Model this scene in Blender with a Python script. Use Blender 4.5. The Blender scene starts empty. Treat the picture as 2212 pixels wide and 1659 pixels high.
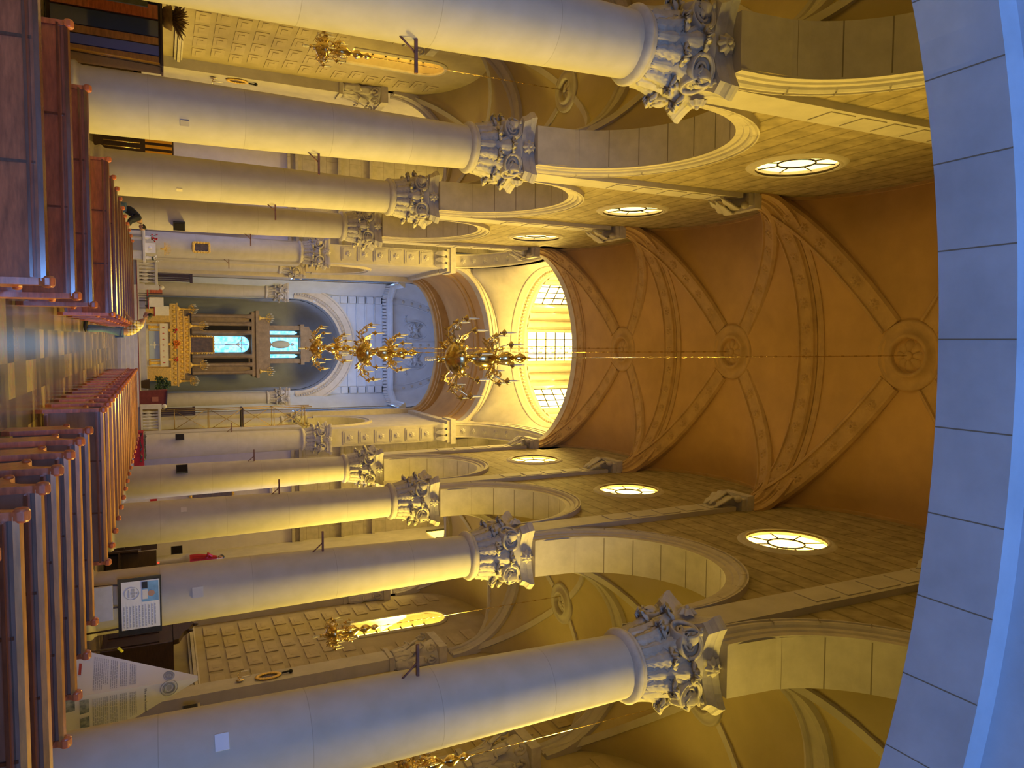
import bpy, math, random
from mathutils import Vector, Matrix
random.seed(7)
PI=math.pi
sin,cos,sqrt=math.sin,math.cos,math.sqrt
C=bpy.context.scene.collection
SC=bpy.context.scene

# ------------------------------------------------------------------ camera, world, exposure
cam_d=bpy.data.cameras.new('camera'); cam=bpy.data.objects.new('camera',cam_d); C.objects.link(cam)
cam_d.sensor_fit='HORIZONTAL'; cam_d.sensor_width=36.0; cam_d.lens=36.0*1590.17/2212.0
cam_d.clip_start=0.05; cam_d.clip_end=300
PITCH,YAW,ROLL=0.443329,0.064703,-0.022795
_f=Vector((sin(YAW)*cos(PITCH),cos(YAW)*cos(PITCH),sin(PITCH)))
_r=Vector((cos(YAW),-sin(YAW),0)); _u=_r.cross(_f)
_r2=_r*cos(ROLL)+_u*sin(ROLL); _u2=-_r*sin(ROLL)+_u*cos(ROLL)
# the photograph is stored turned a quarter: its right edge is up in the church
cam.matrix_world=Matrix(((_u2.x,-_r2.x,-_f.x,-0.3324),(_u2.y,-_r2.y,-_f.y,0.0),(_u2.z,-_r2.z,-_f.z,1.85),(0,0,0,1)))
SC.camera=cam
w=bpy.data.worlds.new('world'); SC.world=w; w.use_nodes=True
w.node_tree.nodes['Background'].inputs[0].default_value=(0.55,0.65,0.85,1)
w.node_tree.nodes['Background'].inputs[1].default_value=0.05
SC.view_settings.view_transform='Standard'; SC.view_settings.look='None'
SC.view_settings.exposure=-0.4; SC.view_settings.gamma=1.0; SC.view_settings.use_curve_mapping=False
cy=SC.cycles
cy.use_denoising=True; cy.max_bounces=7; cy.diffuse_bounces=5; cy.glossy_bounces=3; cy.transmission_bounces=2
cy.caustics_reflective=False; cy.caustics_refractive=False; cy.sample_clamp_indirect=6.0
cy.use_adaptive_sampling=True; cy.adaptive_threshold=0.03
# strengths of daylight through each glazing and of the added hidden panes
E_RAISLE=15.0; E_LAISLE=7.0; E_ROCULUS=13.0; E_LOCULUS=6.0; E_DRUM=16.0; E_PORTAL=38.0; E_APSE=27.0; E_TRANSEPT=5.0; E_CHAPEL=12.0
P_RAISLE=1800.0; P_ROCULUS=260.0; P_DRUM=560.0     # watts of sunlit sky falling in through each right hand window
YEL=(1.0,0.66,0.17); YELW=(1.0,0.70,0.11); BLUE=(0.20,0.42,1.0); CYAN=(0.30,0.62,1.0)

def sky_lamp(name,loc,d,sx,sz,power,col,spread,round_=False):
    # daylight entering through one window, leaning downwards like light from the sky
    l=bpy.data.lights.new(name,'AREA'); l.shape='ELLIPSE' if round_ else 'RECTANGLE'; l.size=sx; l.size_y=sz; l.energy=power; l.color=col; l.spread=math.radians(spread)
    o=bpy.data.objects.new(name,l); C.objects.link(o); o.location=loc; o.rotation_euler=Vector(d).to_track_quat('-Z','Z').to_euler(); return o
for _k in range(-1,4):
    if _k<3: sky_lamp('daylight_round_window',(4.42+.07,9.54+6.58*(_k+.5),15.23),(-1,-.0,-.55),1.5,1.5,P_ROCULUS,(1.0,.66,.09),100,True)
    if _k<3: sky_lamp('daylight_aisle_window',(10.2+.22,9.54+6.58*(_k+.5),9.6),(-1,0,-.38),1.05,2.6,P_RAISLE*(.5 if _k<0 else 1),(1.0,.71,.12),100)

for _i in range(8):
    _a=math.pi/2+_i*math.pi/4; sky_lamp('daylight_drum_window',(4.0*cos(_a),34.59+4.0*sin(_a),22.9),(-cos(_a),-sin(_a),-.75),1.5,3.0,P_DRUM,(1.0,.70,.14),110)

# ------------------------------------------------------------------ helpers
class MB:
    def __init__(s): s.v=[]; s.f=[]; s.sm=[]; s.mi=[]
    def add(s,vs,fs,smooth=False,mi=0):
        o=len(s.v); s.v+= [tuple(p) for p in vs]
        for q in fs: s.f.append(tuple(o+i for i in q)); s.sm.append(smooth); s.mi.append(mi)
    def box(s,x0,x1,y0,y1,z0,z1,M=None,mi=0):
        vs=[Vector(p) for p in ((x0,y0,z0),(x1,y0,z0),(x1,y1,z0),(x0,y1,z0),(x0,y0,z1),(x1,y0,z1),(x1,y1,z1),(x0,y1,z1))]
        if M is not None: vs=[M@p for p in vs]
        s.add(vs,[(0,3,2,1),(4,5,6,7),(0,1,5,4),(1,2,6,5),(2,3,7,6),(3,0,4,7)],mi=mi)
    def lathe(s,prof,cx=0,cy=0,seg=24,smooth=True,M=None,mi=0,arc=2*PI,cap=True):
        n=len(prof); vs=[]; full=abs(arc-2*PI)<1e-6; cols=seg if full else seg+1
        for i in range(cols):
            a=arc*i/seg
            for r,z in prof:
                p=Vector((cx+r*cos(a),cy+r*sin(a),z)); vs.append(M@p if M is not None else p)
        fs=[]
        for i in range(seg):
            j=(i+1)%cols
            for k in range(n-1): fs.append((i*n+k,j*n+k,j*n+k+1,i*n+k+1))
        s.add(vs,fs,smooth,mi)
        if cap and full:
            if prof[0][0]>1e-4: s.add([vs[i*n] for i in range(cols)],[tuple(reversed(range(cols)))],mi=mi)
            if prof[-1][0]>1e-4: s.add([vs[i*n+n-1] for i in range(cols)],[tuple(range(cols))],mi=mi)
    def grid(s,fn,nu,nv,smooth=True,mi=0,cu=False):
        vs=[fn(i/nu,j/nv) for i in range(nu+(0 if cu else 1)) for j in range(nv+1)]
        cols=nu if cu else nu+1; m=nv+1; fs=[]
        for i in range(nu):
            k=(i+1)%cols
            for j in range(nv): fs.append((i*m+j,k*m+j,k*m+j+1,i*m+j+1))
        s.add(vs,fs,smooth,mi)
    def shell(s,fn,nu,nv,th,smooth=True,mi=0):
        g=[[Vector(fn(i/nu,j/nv)) for j in range(nv+1)] for i in range(nu+1)]
        nrm=[[None]*(nv+1) for _ in range(nu+1)]
        for i in range(nu+1):
            for j in range(nv+1):
                a=g[min(i+1,nu)][j]-g[max(i-1,0)][j]; b=g[i][min(j+1,nv)]-g[i][max(j-1,0)]
                c=a.cross(b); nrm[i][j]=c.normalized() if c.length>1e-9 else Vector((0,0,1))
        A=[g[i][j] for i in range(nu+1) for j in range(nv+1)]
        B=[g[i][j]-nrm[i][j]*th for i in range(nu+1) for j in range(nv+1)]
        m=nv+1; N=len(A); fs=[]
        for i in range(nu):
            for j in range(nv):
                q=(i*m+j,(i+1)*m+j,(i+1)*m+j+1,i*m+j+1); fs.append(q); fs.append(tuple(N+k for k in reversed(q)))
        for i in range(nu):
            fs.append((i*m,i*m+N,(i+1)*m+N,(i+1)*m)); fs.append((i*m+nv,(i+1)*m+nv,(i+1)*m+nv+N,i*m+nv+N))
        for j in range(nv):
            fs.append((j,j+1,j+1+N,j+N)); k=nu*m; fs.append((k+j,k+j+N,k+j+1+N,k+j+1))
        s.add(A+B,fs,smooth,mi)
    def tube(s,path,r,seg=6,closed=False,smooth=True,mi=0,flat=None):
        P=[Vector(p) for p in path]; n=len(P)
        R=r if isinstance(r,(list,tuple)) else [r]*n
        vs=[]; up=None
        for i in range(n):
            if closed: t=(P[(i+1)%n]-P[i-1])
            else: t=P[min(i+1,n-1)]-P[max(i-1,0)]
            t=t.normalized() if t.length>1e-9 else Vector((0,0,1))
            if up is None:
                up=Vector((0,0,1)) if abs(t.z)<0.9 else Vector((1,0,0))
            a=t.cross(up); 
            if a.length<1e-6: a=t.orthogonal()
            a.normalize(); b=a.cross(t).normalized(); up=b
            for k in range(seg):
                th=2*PI*k/seg; fa,fb=(1,1) if flat is None else flat
                vs.append(P[i]+a*(R[i]*fa*cos(th))+b*(R[i]*fb*sin(th)))
        fs=[]
        for i in range(n if closed else n-1):
            j=(i+1)%n
            for k in range(seg):
                l=(k+1)%seg; fs.append((i*seg+k,i*seg+l,j*seg+l,j*seg+k))
        if not closed:
            fs.append(tuple(reversed(range(seg)))); fs.append(tuple((n-1)*seg+k for k in range(seg)))
        s.add(vs,fs,smooth,mi)
    def bar(s,a,b,r,seg=6,mi=0): s.tube([a,b],r,seg,smooth=seg>4,mi=mi)
    def prism(s,pts,fn0,fn1,smooth=False,mi=0):
        n=len(pts); A=[fn0(*p) for p in pts]; B=[fn1(*p) for p in pts]
        s.add(A+B,[tuple(range(n)),tuple(reversed(range(n,2*n)))],mi=mi)
        s.add(A+B,[(i,i+n,(i+1)%n+n,(i+1)%n) for i in range(n)],smooth,mi)
    def sweep(s,rings,closed=False,smooth=False,mi=0,caps=True):
        """rings: list of lists of points (closed profile)"""
        m=len(rings[0]); n=len(rings); vs=[p for r in rings for p in r]; fs=[]
        for i in range(n if closed else n-1):
            j=(i+1)%n
            for k in range(m):
                l=(k+1)%m; fs.append((i*m+k,i*m+l,j*m+l,j*m+k))
        s.add(vs,fs,smooth,mi)
        if caps and not closed: s.add(rings[0]+rings[-1],[tuple(range(m)),tuple(reversed(range(m,2*m)))],mi=mi)
    def sphere(s,c,r,seg=12,rings=8,mi=0,M=None):
        rx,ry,rz=r if isinstance(r,(tuple,list)) else (r,r,r)
        def fn(u,v):
            a=2*PI*u; b=PI*(v-.5); p=Vector((c[0]+rx*cos(b)*cos(a),c[1]+ry*cos(b)*sin(a),c[2]+rz*sin(b)))
            return M@p if M is not None else p
        s.grid(fn,seg,rings,True,mi,cu=True)
    def obj(s,name,mats,parent=None,loc=None,rot=None,bevel=0):
        me=bpy.data.meshes.new(name); me.from_pydata(s.v,[],s.f); me.update()
        if not isinstance(mats,(list,tuple)): mats=[mats]
        for m_ in mats: me.materials.append(m_)
        me.polygons.foreach_set('use_smooth',s.sm); me.polygons.foreach_set('material_index',s.mi)
        o=bpy.data.objects.new(name,me); C.objects.link(o)
        if parent is not None: o.parent=parent
        if loc is not None: o.location=loc
        if rot is not None: o.rotation_euler=rot
        if bevel:
            b=o.modifiers.new('bevel','BEVEL'); b.width=bevel; b.segments=2; b.limit_method='ANGLE'
        return o

def thing(name,label,cat,loc=(0,0,0),rz=0,group=None):
    o=bpy.data.objects.new(name,None); C.objects.link(o); o.location=loc; o.rotation_euler=(0,0,rz)
    o.empty_display_size=.2; o['label']=label; o['category']=cat
    if group: o['group']=group
    return o
def tag(o,label,cat,group=None,kind=None):
    o['label']=label; o['category']=cat
    if group: o['group']=group
    if kind: o['kind']=kind
    return o
def struct(o): o['kind']='structure'; return o
def kids(o): return [c for c in bpy.data.objects if c.parent==o]
_kid={}
def dup(o,loc=None,rz=None,label=None,group=None,parent=None):
    if o.name not in _kid: _kid[o.name]=[(c,) for c in kids(o)]
    c=o.copy(); C.objects.link(c)
    if parent is not None: c.parent=parent
    if loc is not None: c.location=loc
    if rz is not None: c.rotation_euler=(0,0,rz)
    if label: c['label']=label
    if group: c['group']=group
    for (k,) in _kid[o.name]: dup(k,parent=c)
    return c

# ------------------------------------------------------------------ materials
def nodes(name):
    m=bpy.data.materials.new(name); m.use_nodes=True; nt=m.node_tree
    return m,nt,nt.nodes['Principled BSDF']
def mat(name,col,rough=.6,metal=0,var=.0,scale=6,bump=0,stretch=(1,1,1),col2=None,coat=0,spec=.5):
    m,nt,b=nodes(name); b.inputs['Roughness'].default_value=rough; b.inputs['Metallic'].default_value=metal
    b.inputs['Specular IOR Level'].default_value=spec
    if coat: b.inputs['Coat Weight'].default_value=coat; b.inputs['Coat Roughness'].default_value=.12
    tc=nt.nodes.new('ShaderNodeTexCoord'); mp=nt.nodes.new('ShaderNodeMapping'); mp.inputs['Scale'].default_value=stretch
    nt.links.new(tc.outputs['Object'],mp.inputs[0])
    nz=nt.nodes.new('ShaderNodeTexNoise'); nz.inputs['Scale'].default_value=scale; nz.inputs['Detail'].default_value=5; nz.inputs['Roughness'].default_value=.6
    nt.links.new(mp.outputs[0],nz.inputs['Vector'])
    rp=nt.nodes.new('ShaderNodeValToRGB'); nt.links.new(nz.outputs['Fac'],rp.inputs[0])
    c2=col2 or tuple(max(0,c*(1-var)) for c in col); c1=tuple(min(1,c*(1+var*.5)) for c in col)
    rp.color_ramp.elements[0].position=.3; rp.color_ramp.elements[1].position=.68
    rp.color_ramp.elements[0].color=(*c2,1); rp.color_ramp.elements[1].color=(*c1,1)
    nt.links.new(rp.outputs[0],b.inputs['Base Color'])
    if bump:
        bp=nt.nodes.new('ShaderNodeBump'); bp.inputs['Strength'].default_value=bump; bp.inputs['Distance'].default_value=.02
        nt.links.new(nz.outputs['Fac'],bp.inputs['Height']); nt.links.new(bp.outputs[0],b.inputs['Normal'])
    return m
def emis(name,col,strength,pattern=None):
    m=bpy.data.materials.new(name); m.use_nodes=True; nt=m.node_tree
    nt.nodes.remove(nt.nodes['Principled BSDF']); e=nt.nodes.new('ShaderNodeEmission')
    e.inputs[0].default_value=(*col,1); e.inputs[1].default_value=strength
    if pattern:
        tc=nt.nodes.new('ShaderNodeTexCoord'); nz=nt.nodes.new('ShaderNodeTexNoise'); nz.inputs['Scale'].default_value=pattern[0]
        nt.links.new(tc.outputs['Object'],nz.inputs['Vector']); rp=nt.nodes.new('ShaderNodeValToRGB')
        rp.color_ramp.elements[0].color=(*pattern[1],1); rp.color_ramp.elements[1].color=(*col,1)
        rp.color_ramp.elements[0].position=.35; rp.color_ramp.elements[1].position=.62
        nt.links.new(nz.outputs['Fac'],rp.inputs[0]); nt.links.new(rp.outputs[0],e.inputs[0])
    nt.links.new(e.outputs[0],nt.nodes['Material Output'].inputs[0]); return m
def brickmat(name,col,mortar,bw,bh,axes='YZ',rough=.75,ms=.012,var=.12,bump=.25,noise=.12):
    """coursed stone in object space"""
    m,nt,b=nodes(name); b.inputs['Roughness'].default_value=rough
    tc=nt.nodes.new('ShaderNodeTexCoord'); sp=nt.nodes.new('ShaderNodeSeparateXYZ'); cb=nt.nodes.new('ShaderNodeCombineXYZ')
    nt.links.new(tc.outputs['Object'],sp.inputs[0])
    sh=nt.nodes.new('ShaderNodeMath'); sh.inputs[1].default_value=7.3 if bw>20 else 0; nt.links.new(sp.outputs[axes[0]],sh.inputs[0]); nt.links.new(sh.outputs[0],cb.inputs[0]); nt.links.new(sp.outputs[axes[1]],cb.inputs[1])
    br=nt.nodes.new('ShaderNodeTexBrick'); nt.links.new(cb.outputs[0],br.inputs['Vector'])
    br.inputs['Scale'].default_value=1; br.offset=0.0 if bw==30 else .5; br.inputs['Brick Width'].default_value=bw; br.inputs['Row Height'].default_value=bh
    br.inputs['Mortar Size'].default_value=ms; br.inputs['Mortar Smooth'].default_value=.3; br.inputs['Bias'].default_value=0
    br.inputs['Color1'].default_value=(*col,1); br.inputs['Color2'].default_value=(*[c*(1-var) for c in col],1)
    br.inputs['Mortar'].default_value=(*mortar,1)
    nz=nt.nodes.new('ShaderNodeTexNoise'); nz.inputs['Scale'].default_value=3.5; nz.inputs['Detail'].default_value=6
    nt.links.new(tc.outputs['Object'],nz.inputs['Vector'])
    mx=nt.nodes.new('ShaderNodeMix'); mx.data_type='RGBA'; mx.blend_type='MULTIPLY'
    rp=nt.nodes.new('ShaderNodeValToRGB'); rp.color_ramp.elements[0].position=.3; rp.color_ramp.elements[1].position=.7
    k=1-noise*2.2; rp.color_ramp.elements[0].color=(k,k,k*.96,1); nt.links.new(nz.outputs['Fac'],rp.inputs[0])
    mx.inputs[0].default_value=1; nt.links.new(br.outputs['Color'],mx.inputs[6]); nt.links.new(rp.outputs[0],mx.inputs[7])
    nt.links.new(mx.outputs[2],b.inputs['Base Color'])
    bp=nt.nodes.new('ShaderNodeBump'); bp.inputs['Strength'].default_value=bump; bp.inputs['Distance'].default_value=.02; bp.invert=True
    nt.links.new(br.outputs['Fac'],bp.inputs['Height']); nt.links.new(bp.outputs[0],b.inputs['Normal'])
    return m

STONE=(.50,.455,.385)
M_stone=mat('limestone',STONE,.72,var=.14,scale=1.6,bump=.08)
M_shaft=brickmat('column_stone',(.53,.49,.43),(.41,.37,.31),30,1.72,'XZ',ms=.006,var=.04,bump=.1,noise=.05)
M_carve=mat('carved_limestone',(.53,.485,.42),.75,var=.16,scale=5,bump=.1)
M_ring=mat('moulded_limestone',(.52,.465,.38),.72,var=.14,scale=3,bump=.1)
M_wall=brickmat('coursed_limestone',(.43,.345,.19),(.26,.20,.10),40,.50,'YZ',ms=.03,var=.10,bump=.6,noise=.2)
M_walls=brickmat('plain_coursed_limestone',(.56,.50,.40),(.38,.32,.24),1.3,.62,'XZ',ms=.012,var=.08,bump=.3,noise=.1)
M_vault=mat('ochre_vault_plaster',(.52,.325,.13),.85,var=.16,scale=.7,bump=.05)
M_rib=mat('vault_rib_stone',(.49,.32,.14),.82,var=.18,scale=2.2,bump=.1)
M_avault=mat('aisle_vault_plaster',(.48,.39,.20),.85,var=.10,scale=.8,bump=.05)
M_mortar=mat('dark_joint',(.22,.18,.13),.9)
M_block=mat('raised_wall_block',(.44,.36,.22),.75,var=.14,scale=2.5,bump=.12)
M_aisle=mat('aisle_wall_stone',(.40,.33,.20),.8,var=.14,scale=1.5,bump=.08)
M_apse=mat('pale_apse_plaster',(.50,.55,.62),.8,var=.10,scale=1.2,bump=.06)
M_white=mat('white_painted_plaster',(.66,.62,.68),.7,var=.08,scale=2)
M_gold=mat('polished_brass',(.80,.62,.32),.2,1.0,var=.12,scale=8)
M_goldm=mat('gilded_plaster',(.80,.52,.10),.42,.25,var=.25,scale=14,bump=.3)
M_candle=mat('candle_wax',(.80,.76,.66),.5)
M_black=mat('black_plastic',(.02,.02,.022),.5)
M_dark=mat('black_and_hole_shade',(.012,.008,.006),.9)
M_steel=mat('rusty_steel',(.22,.10,.07),.6,.3,var=.3,scale=12)
M_wood=mat('varnished_red_wood',(.50,.13,.05),.34,var=.42,scale=3.5,stretch=(1.2,6,6),bump=.03,coat=.5)
M_woodd=mat('dark_rail_wood',(.13,.045,.025),.2,var=.3,scale=4,stretch=(1.2,6,6),coat=.7)
M_wooda=mat('amber_and_sunlit_wood',(.46,.20,.05),.28,var=.35,scale=3.5,stretch=(1.2,6,6),bump=.03,coat=.5)  # amber wood; on right pew rails the yellow light is put into the colour
M_seat=mat('brown_pew_panel',(.29,.165,.12),.3,var=.25,scale=2.5,stretch=(1,5,5),coat=.4)
M_dwood=mat('dark_brown_wood',(.05,.024,.015),.4,var=.4,scale=5,stretch=(1,1,5))
M_red=mat('red_cloth',(.42,.015,.03),.8,var=.3,scale=6)
M_cloth=mat('white_cloth',(.72,.70,.70),.8,var=.06,scale=9)
M_paper=mat('white_print',(.78,.79,.82),.6)
M_ink=mat('dark_ink',(.05,.05,.12),.7)
M_grey=mat('grey_print',(.42,.44,.50),.7,var=.15,scale=30)
M_rednk=mat('red_print',(.45,.06,.05),.7)
M_film=mat('plastic_wrapped_black_board',(.035,.037,.045),.18,var=.3,scale=6,bump=.5,coat=.6)
M_skin=mat('skin',(.46,.27,.19),.55,var=.1)
M_hair=mat('black_hair',(.015,.012,.01),.6)
M_jeans=mat('light_blue_denim',(.17,.30,.50),.85,var=.2,scale=20)
M_jacket=mat('navy_jacket',(.018,.022,.035),.8,var=.2)
M_leaf=mat('dark_green_leaves',(.03,.07,.03),.6,var=.4,scale=10)
M_dry=mat('brown_dried_fronds',(.16,.09,.03),.8,var=.4,scale=12)
M_orange=mat('orange_flowers',(.75,.20,.02),.6,var=.4,scale=15)
M_redf=mat('red_flowers',(.65,.01,.03),.6,var=.4,scale=15)
M_whitef=mat('white_flowers',(.75,.73,.66),.6,var=.3,scale=15)
M_amberpole=mat('amber_varnished_pole',(.62,.30,.03),.3)
M_canvas=mat('dark_oil_canvas',(.05,.04,.03),.4,col2=(.16,.10,.06),scale=5)
M_iron=mat('black_iron',(.02,.018,.016),.5,.6)
M_purple=mat('dark_red_carpet',(.16,.02,.06),.9)

def tilemat():
    m,nt,b=nodes('polished_floor_tiles'); b.inputs['Roughness'].default_value=.22
    tc=nt.nodes.new('ShaderNodeTexCoord'); mp=nt.nodes.new('ShaderNodeMapping'); mp.inputs['Scale'].default_value=(2.05,2.05,0)
    nt.links.new(tc.outputs['Object'],mp.inputs[0])
    fl=nt.nodes.new('ShaderNodeVectorMath'); fl.operation='FLOOR'; nt.links.new(mp.outputs[0],fl.inputs[0])
    wn=nt.nodes.new('ShaderNodeTexWhiteNoise'); wn.noise_dimensions='3D'; nt.links.new(fl.outputs[0],wn.inputs['Vector'])
    rp=nt.nodes.new('ShaderNodeValToRGB'); nt.links.new(wn.outputs['Value'],rp.inputs[0])
    e=rp.color_ramp.elements; e[0].color=(.055,.045,.045,1); e[1].color=(.42,.32,.18,1); e[1].position=.95
    n=e.new(.35); n.color=(.13,.11,.10,1); n=e.new(.7); n.color=(.23,.18,.13,1)
    nz=nt.nodes.new('ShaderNodeTexNoise'); nz.inputs['Scale'].default_value=9; nt.links.new(tc.outputs['Object'],nz.inputs['Vector'])
    mx=nt.nodes.new('ShaderNodeMix'); mx.data_type='RGBA'; mx.blend_type='OVERLAY'; mx.inputs[0].default_value=.35
    nt.links.new(rp.outputs[0],mx.inputs[6]); nt.links.new(nz.outputs['Color'],mx.inputs[7]); nt.links.new(mx.outputs[2],b.inputs['Base Color'])
    return m
M_tile=tilemat()

def plaidmat():
    m,nt,b=nodes('yellow_plaid_cotton'); b.inputs['Roughness'].default_value=.85
    tc=nt.nodes.new('ShaderNodeTexCoord'); sp=nt.nodes.new('ShaderNodeSeparateXYZ'); nt.links.new(tc.outputs['Object'],sp.inputs[0])
    def stripe(ax,fr,w0):
        a=nt.nodes.new('ShaderNodeMath'); a.operation='MULTIPLY'; a.inputs[1].default_value=fr; nt.links.new(sp.outputs[ax],a.inputs[0])
        f=nt.nodes.new('ShaderNodeMath'); f.operation='FRACT'; nt.links.new(a.outputs[0],f.inputs[0])
        g=nt.nodes.new('ShaderNodeMath'); g.operation='LESS_THAN'; g.inputs[1].default_value=w0; nt.links.new(f.outputs[0],g.inputs[0]); return g
    a=stripe('X',13,.25); c=stripe('Z',12,.25)
    ad=nt.nodes.new('ShaderNodeMath'); ad.operation='ADD'; nt.links.new(a.outputs[0],ad.inputs[0]); nt.links.new(c.outputs[0],ad.inputs[1])
    hf=nt.nodes.new('ShaderNodeMath'); hf.operation='MULTIPLY'; hf.inputs[1].default_value=.5; nt.links.new(ad.outputs[0],hf.inputs[0])
    rp=nt.nodes.new('ShaderNodeValToRGB'); rp.color_ramp.interpolation='CONSTANT'
    rp.color_ramp.elements[0].color=(.72,.70,.62,1); rp.color_ramp.elements[1].color=(.02,.02,.04,1); rp.color_ramp.elements[1].position=.9
    n=rp.color_ramp.elements.new(.4); n.color=(.62,.45,.06,1)
    nt.links.new(hf.outputs[0],rp.inputs[0]); nt.links.new(rp.outputs[0],b.inputs['Base Color']); return m
M_plaid=plaidmat()

G_rw=emis('sunlit_yellow_glass_right',YELW,E_RAISLE); G_lw=emis('amber_glass_left',YELW,E_LAISLE,(.9,(1.0,.50,.07)))
G_ro=emis('sunlit_round_glass_right',(1.0,.60,.11),E_ROCULUS); G_lo=emis('pale_yellow_round_glass_left',(1.0,.70,.20),E_LOCULUS)
G_dr=emis('drum_glass',(1.0,.66,.16),E_DRUM); G_po=emis('portal_daylight_glass',BLUE,E_PORTAL)
G_ap=emis('apse_fill_pane',(.27,.47,1.0),E_APSE); G_rer=emis('reredos_blue_glass',CYAN,3.2,(5.0,(.10,.42,.85)))
G_tr=emis('transept_fill_pane',YELW,E_TRANSEPT); G_ch=emis('chapel_fill_pane',(.36,.46,1.0),E_CHAPEL)

# ------------------------------------------------------------------ layout numbers
Y0,S=9.54,6.58
def yc(k): return Y0+S*k            # k=0..3: the four columns on each side
YA,YB=29.28,39.5                     # crossing
NX=4.42                              # nave wall face
NXO=5.27
AX=10.2                              # aisle wall face
ZSP=16.8; RT,RF=2.55,2.6             # nave vault springing and rises
Tn=lambda x: ZSP+RT*sqrt(max(0,1-(x/NX)**2))
Fn=lambda v: ZSP+RF*sqrt(max(0,1-v*v))
ASP=10.4; AR=2.45; AC=7.73; AH=2.47  # aisle vault

# ------------------------------------------------------------------ floor and shell
mb=MB(); mb.box(-11,11,-9,41.0,-.3,0); struct(mb.obj('floor',M_tile))

def arcpts(cy_,hw,zs,ry,n=28): return [(cy_+hw*cos(PI-PI*i/n),zs+ry*sin(PI*i/n)) for i in range(n+1)]

def pierced(mb,xf,xb,y0,y1,low,top,holes,n=60,mi=0,jm=1,axis='x'):
    """wall slab between planes xf and xb; low(y), top(y) bound it; holes=[(yc,zc,r)] round openings"""
    ys=[y0+(y1-y0)*i/n for i in range(n+1)]
    P=(lambda x,y,z:(x,y,z)) if axis=='x' else (lambda x,y,z:(y,x,z))
    def ints(y):
        a,b=low(y),max(top(y),low(y)); r=[]
        for (hc,zc,rr) in holes:
            d=rr*rr-(y-hc)**2
            h=sqrt(d) if d>0 else 0
            r+= [(a,zc-h),(zc+h,b)]; return r
        return [(a,b)]
    for X in (xf,xb):
        for i in range(n):
            A,B=ints(ys[i]),ints(ys[i+1])
            for (a0,a1),(b0,b1) in zip(A,B):
                if a1-a0<1e-4 and b1-b0<1e-4: continue
                # subdivide tall strips so coursing bump stays clean
                mb.add([P(X,ys[i],a0),P(X,ys[i+1],b0),P(X,ys[i+1],b1),P(X,ys[i],a1)],[(0,1,2,3)],mi=mi)
    for i in range(n):
        a,b=low(ys[i]),low(ys[i+1])
        mb.add([P(xf,ys[i],a),P(xf,ys[i+1],b),P(xb,ys[i+1],b),P(xb,ys[i],a)],[(0,1,2,3)],True,mi=jm)
    for (hc,zc,rr) in holes:
        m=40
        mb.grid(lambda u,v:P(xf+(xb-xf)*v,hc+rr*cos(2*PI*u),zc+rr*sin(2*PI*u)),m,1,True,jm,cu=True)

HW=2.45; ZA=10.1
ZB=9.76                                # top of the capitals
def archlow(c,hw=HW,zs=ZA,ry=HW):
    return lambda y: zs+ry*sqrt(max(0,1-((y-c)/hw)**2)) if abs(y-c)<hw else ZB

def ell_path(p0,p1,zs,rise,n,a0=0.0,a1=PI,stilt=0):
    """points and outward normals of a half ellipse between two plan points"""
    p0=Vector(p0); p1=Vector(p1); c=(p0+p1)/2; h=(p1-p0)/2; L=h.length; d=h/L; out=[]
    for i in range(n+1):
        t=PI-(a0+(a1-a0)*i/n)
        X=L*cos(t); Z=rise*sin(t); nx=cos(t)/L; nz=sin(t)/rise; q=sqrt(nx*nx+nz*nz)+1e-12
        pos=Vector((c.x+d.x*X,c.y+d.y*X,zs+Z)); nrm=Vector((d.x*nx/q,d.y*nx/q,nz/q)); out.append((pos,nrm))
    side=Vector((-d.y,d.x,0)); return out,side
def arch(mb,p0,p1,zs,rise,prof,n=36,mi=0,smooth=False,a0=0.0,a1=PI):
    pts,side=ell_path(p0,p1,zs,rise,n,a0,a1)
    mb.sweep([[p+side*a+nr*b for a,b in prof] for p,nr in pts],mi=mi,smooth=smooth)

def rosette_mesh(r=.16,petals=8,depth=.05):
    m=MB()
    def fn(u,v):
        a=2*PI*u; k=1+.16*cos(petals*a); rr=r*v*k
        return (rr*cos(a),rr*sin(a),depth*(1-v*v)*(.7+.5*math.exp(-(v*4-2.4)**2))+.0)
    m.grid(fn,petals*6,7,True,cu=True); m.sphere((0,0,depth*.7),(r*.28,r*.28,depth*.6),10,6)
    return m
_ros=rosette_mesh().obj('rosette',M_rib); C.objects.unlink(_ros); ROS=_ros.data
_ros2=rosette_mesh(.13,6,.06).obj('rosette',M_carve); C.objects.unlink(_ros2); ROS2=_ros2.data
def put_ros(parent,pos,nrm,me=None,s=1.0):
    o=bpy.data.objects.new('rosette',me or ROS); C.objects.link(o); o.parent=parent
    o.rotation_mode='QUATERNION'; o.rotation_quaternion=Vector(nrm).to_track_quat('Z','Y'); o.location=pos; o.scale=(s,s,s); return o

trim_n=[0]
def trim(mb,mats,parent=None):
    trim_n[0]+=1; return struct(mb.obj('trim_%d'%trim_n[0],mats,parent))

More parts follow.
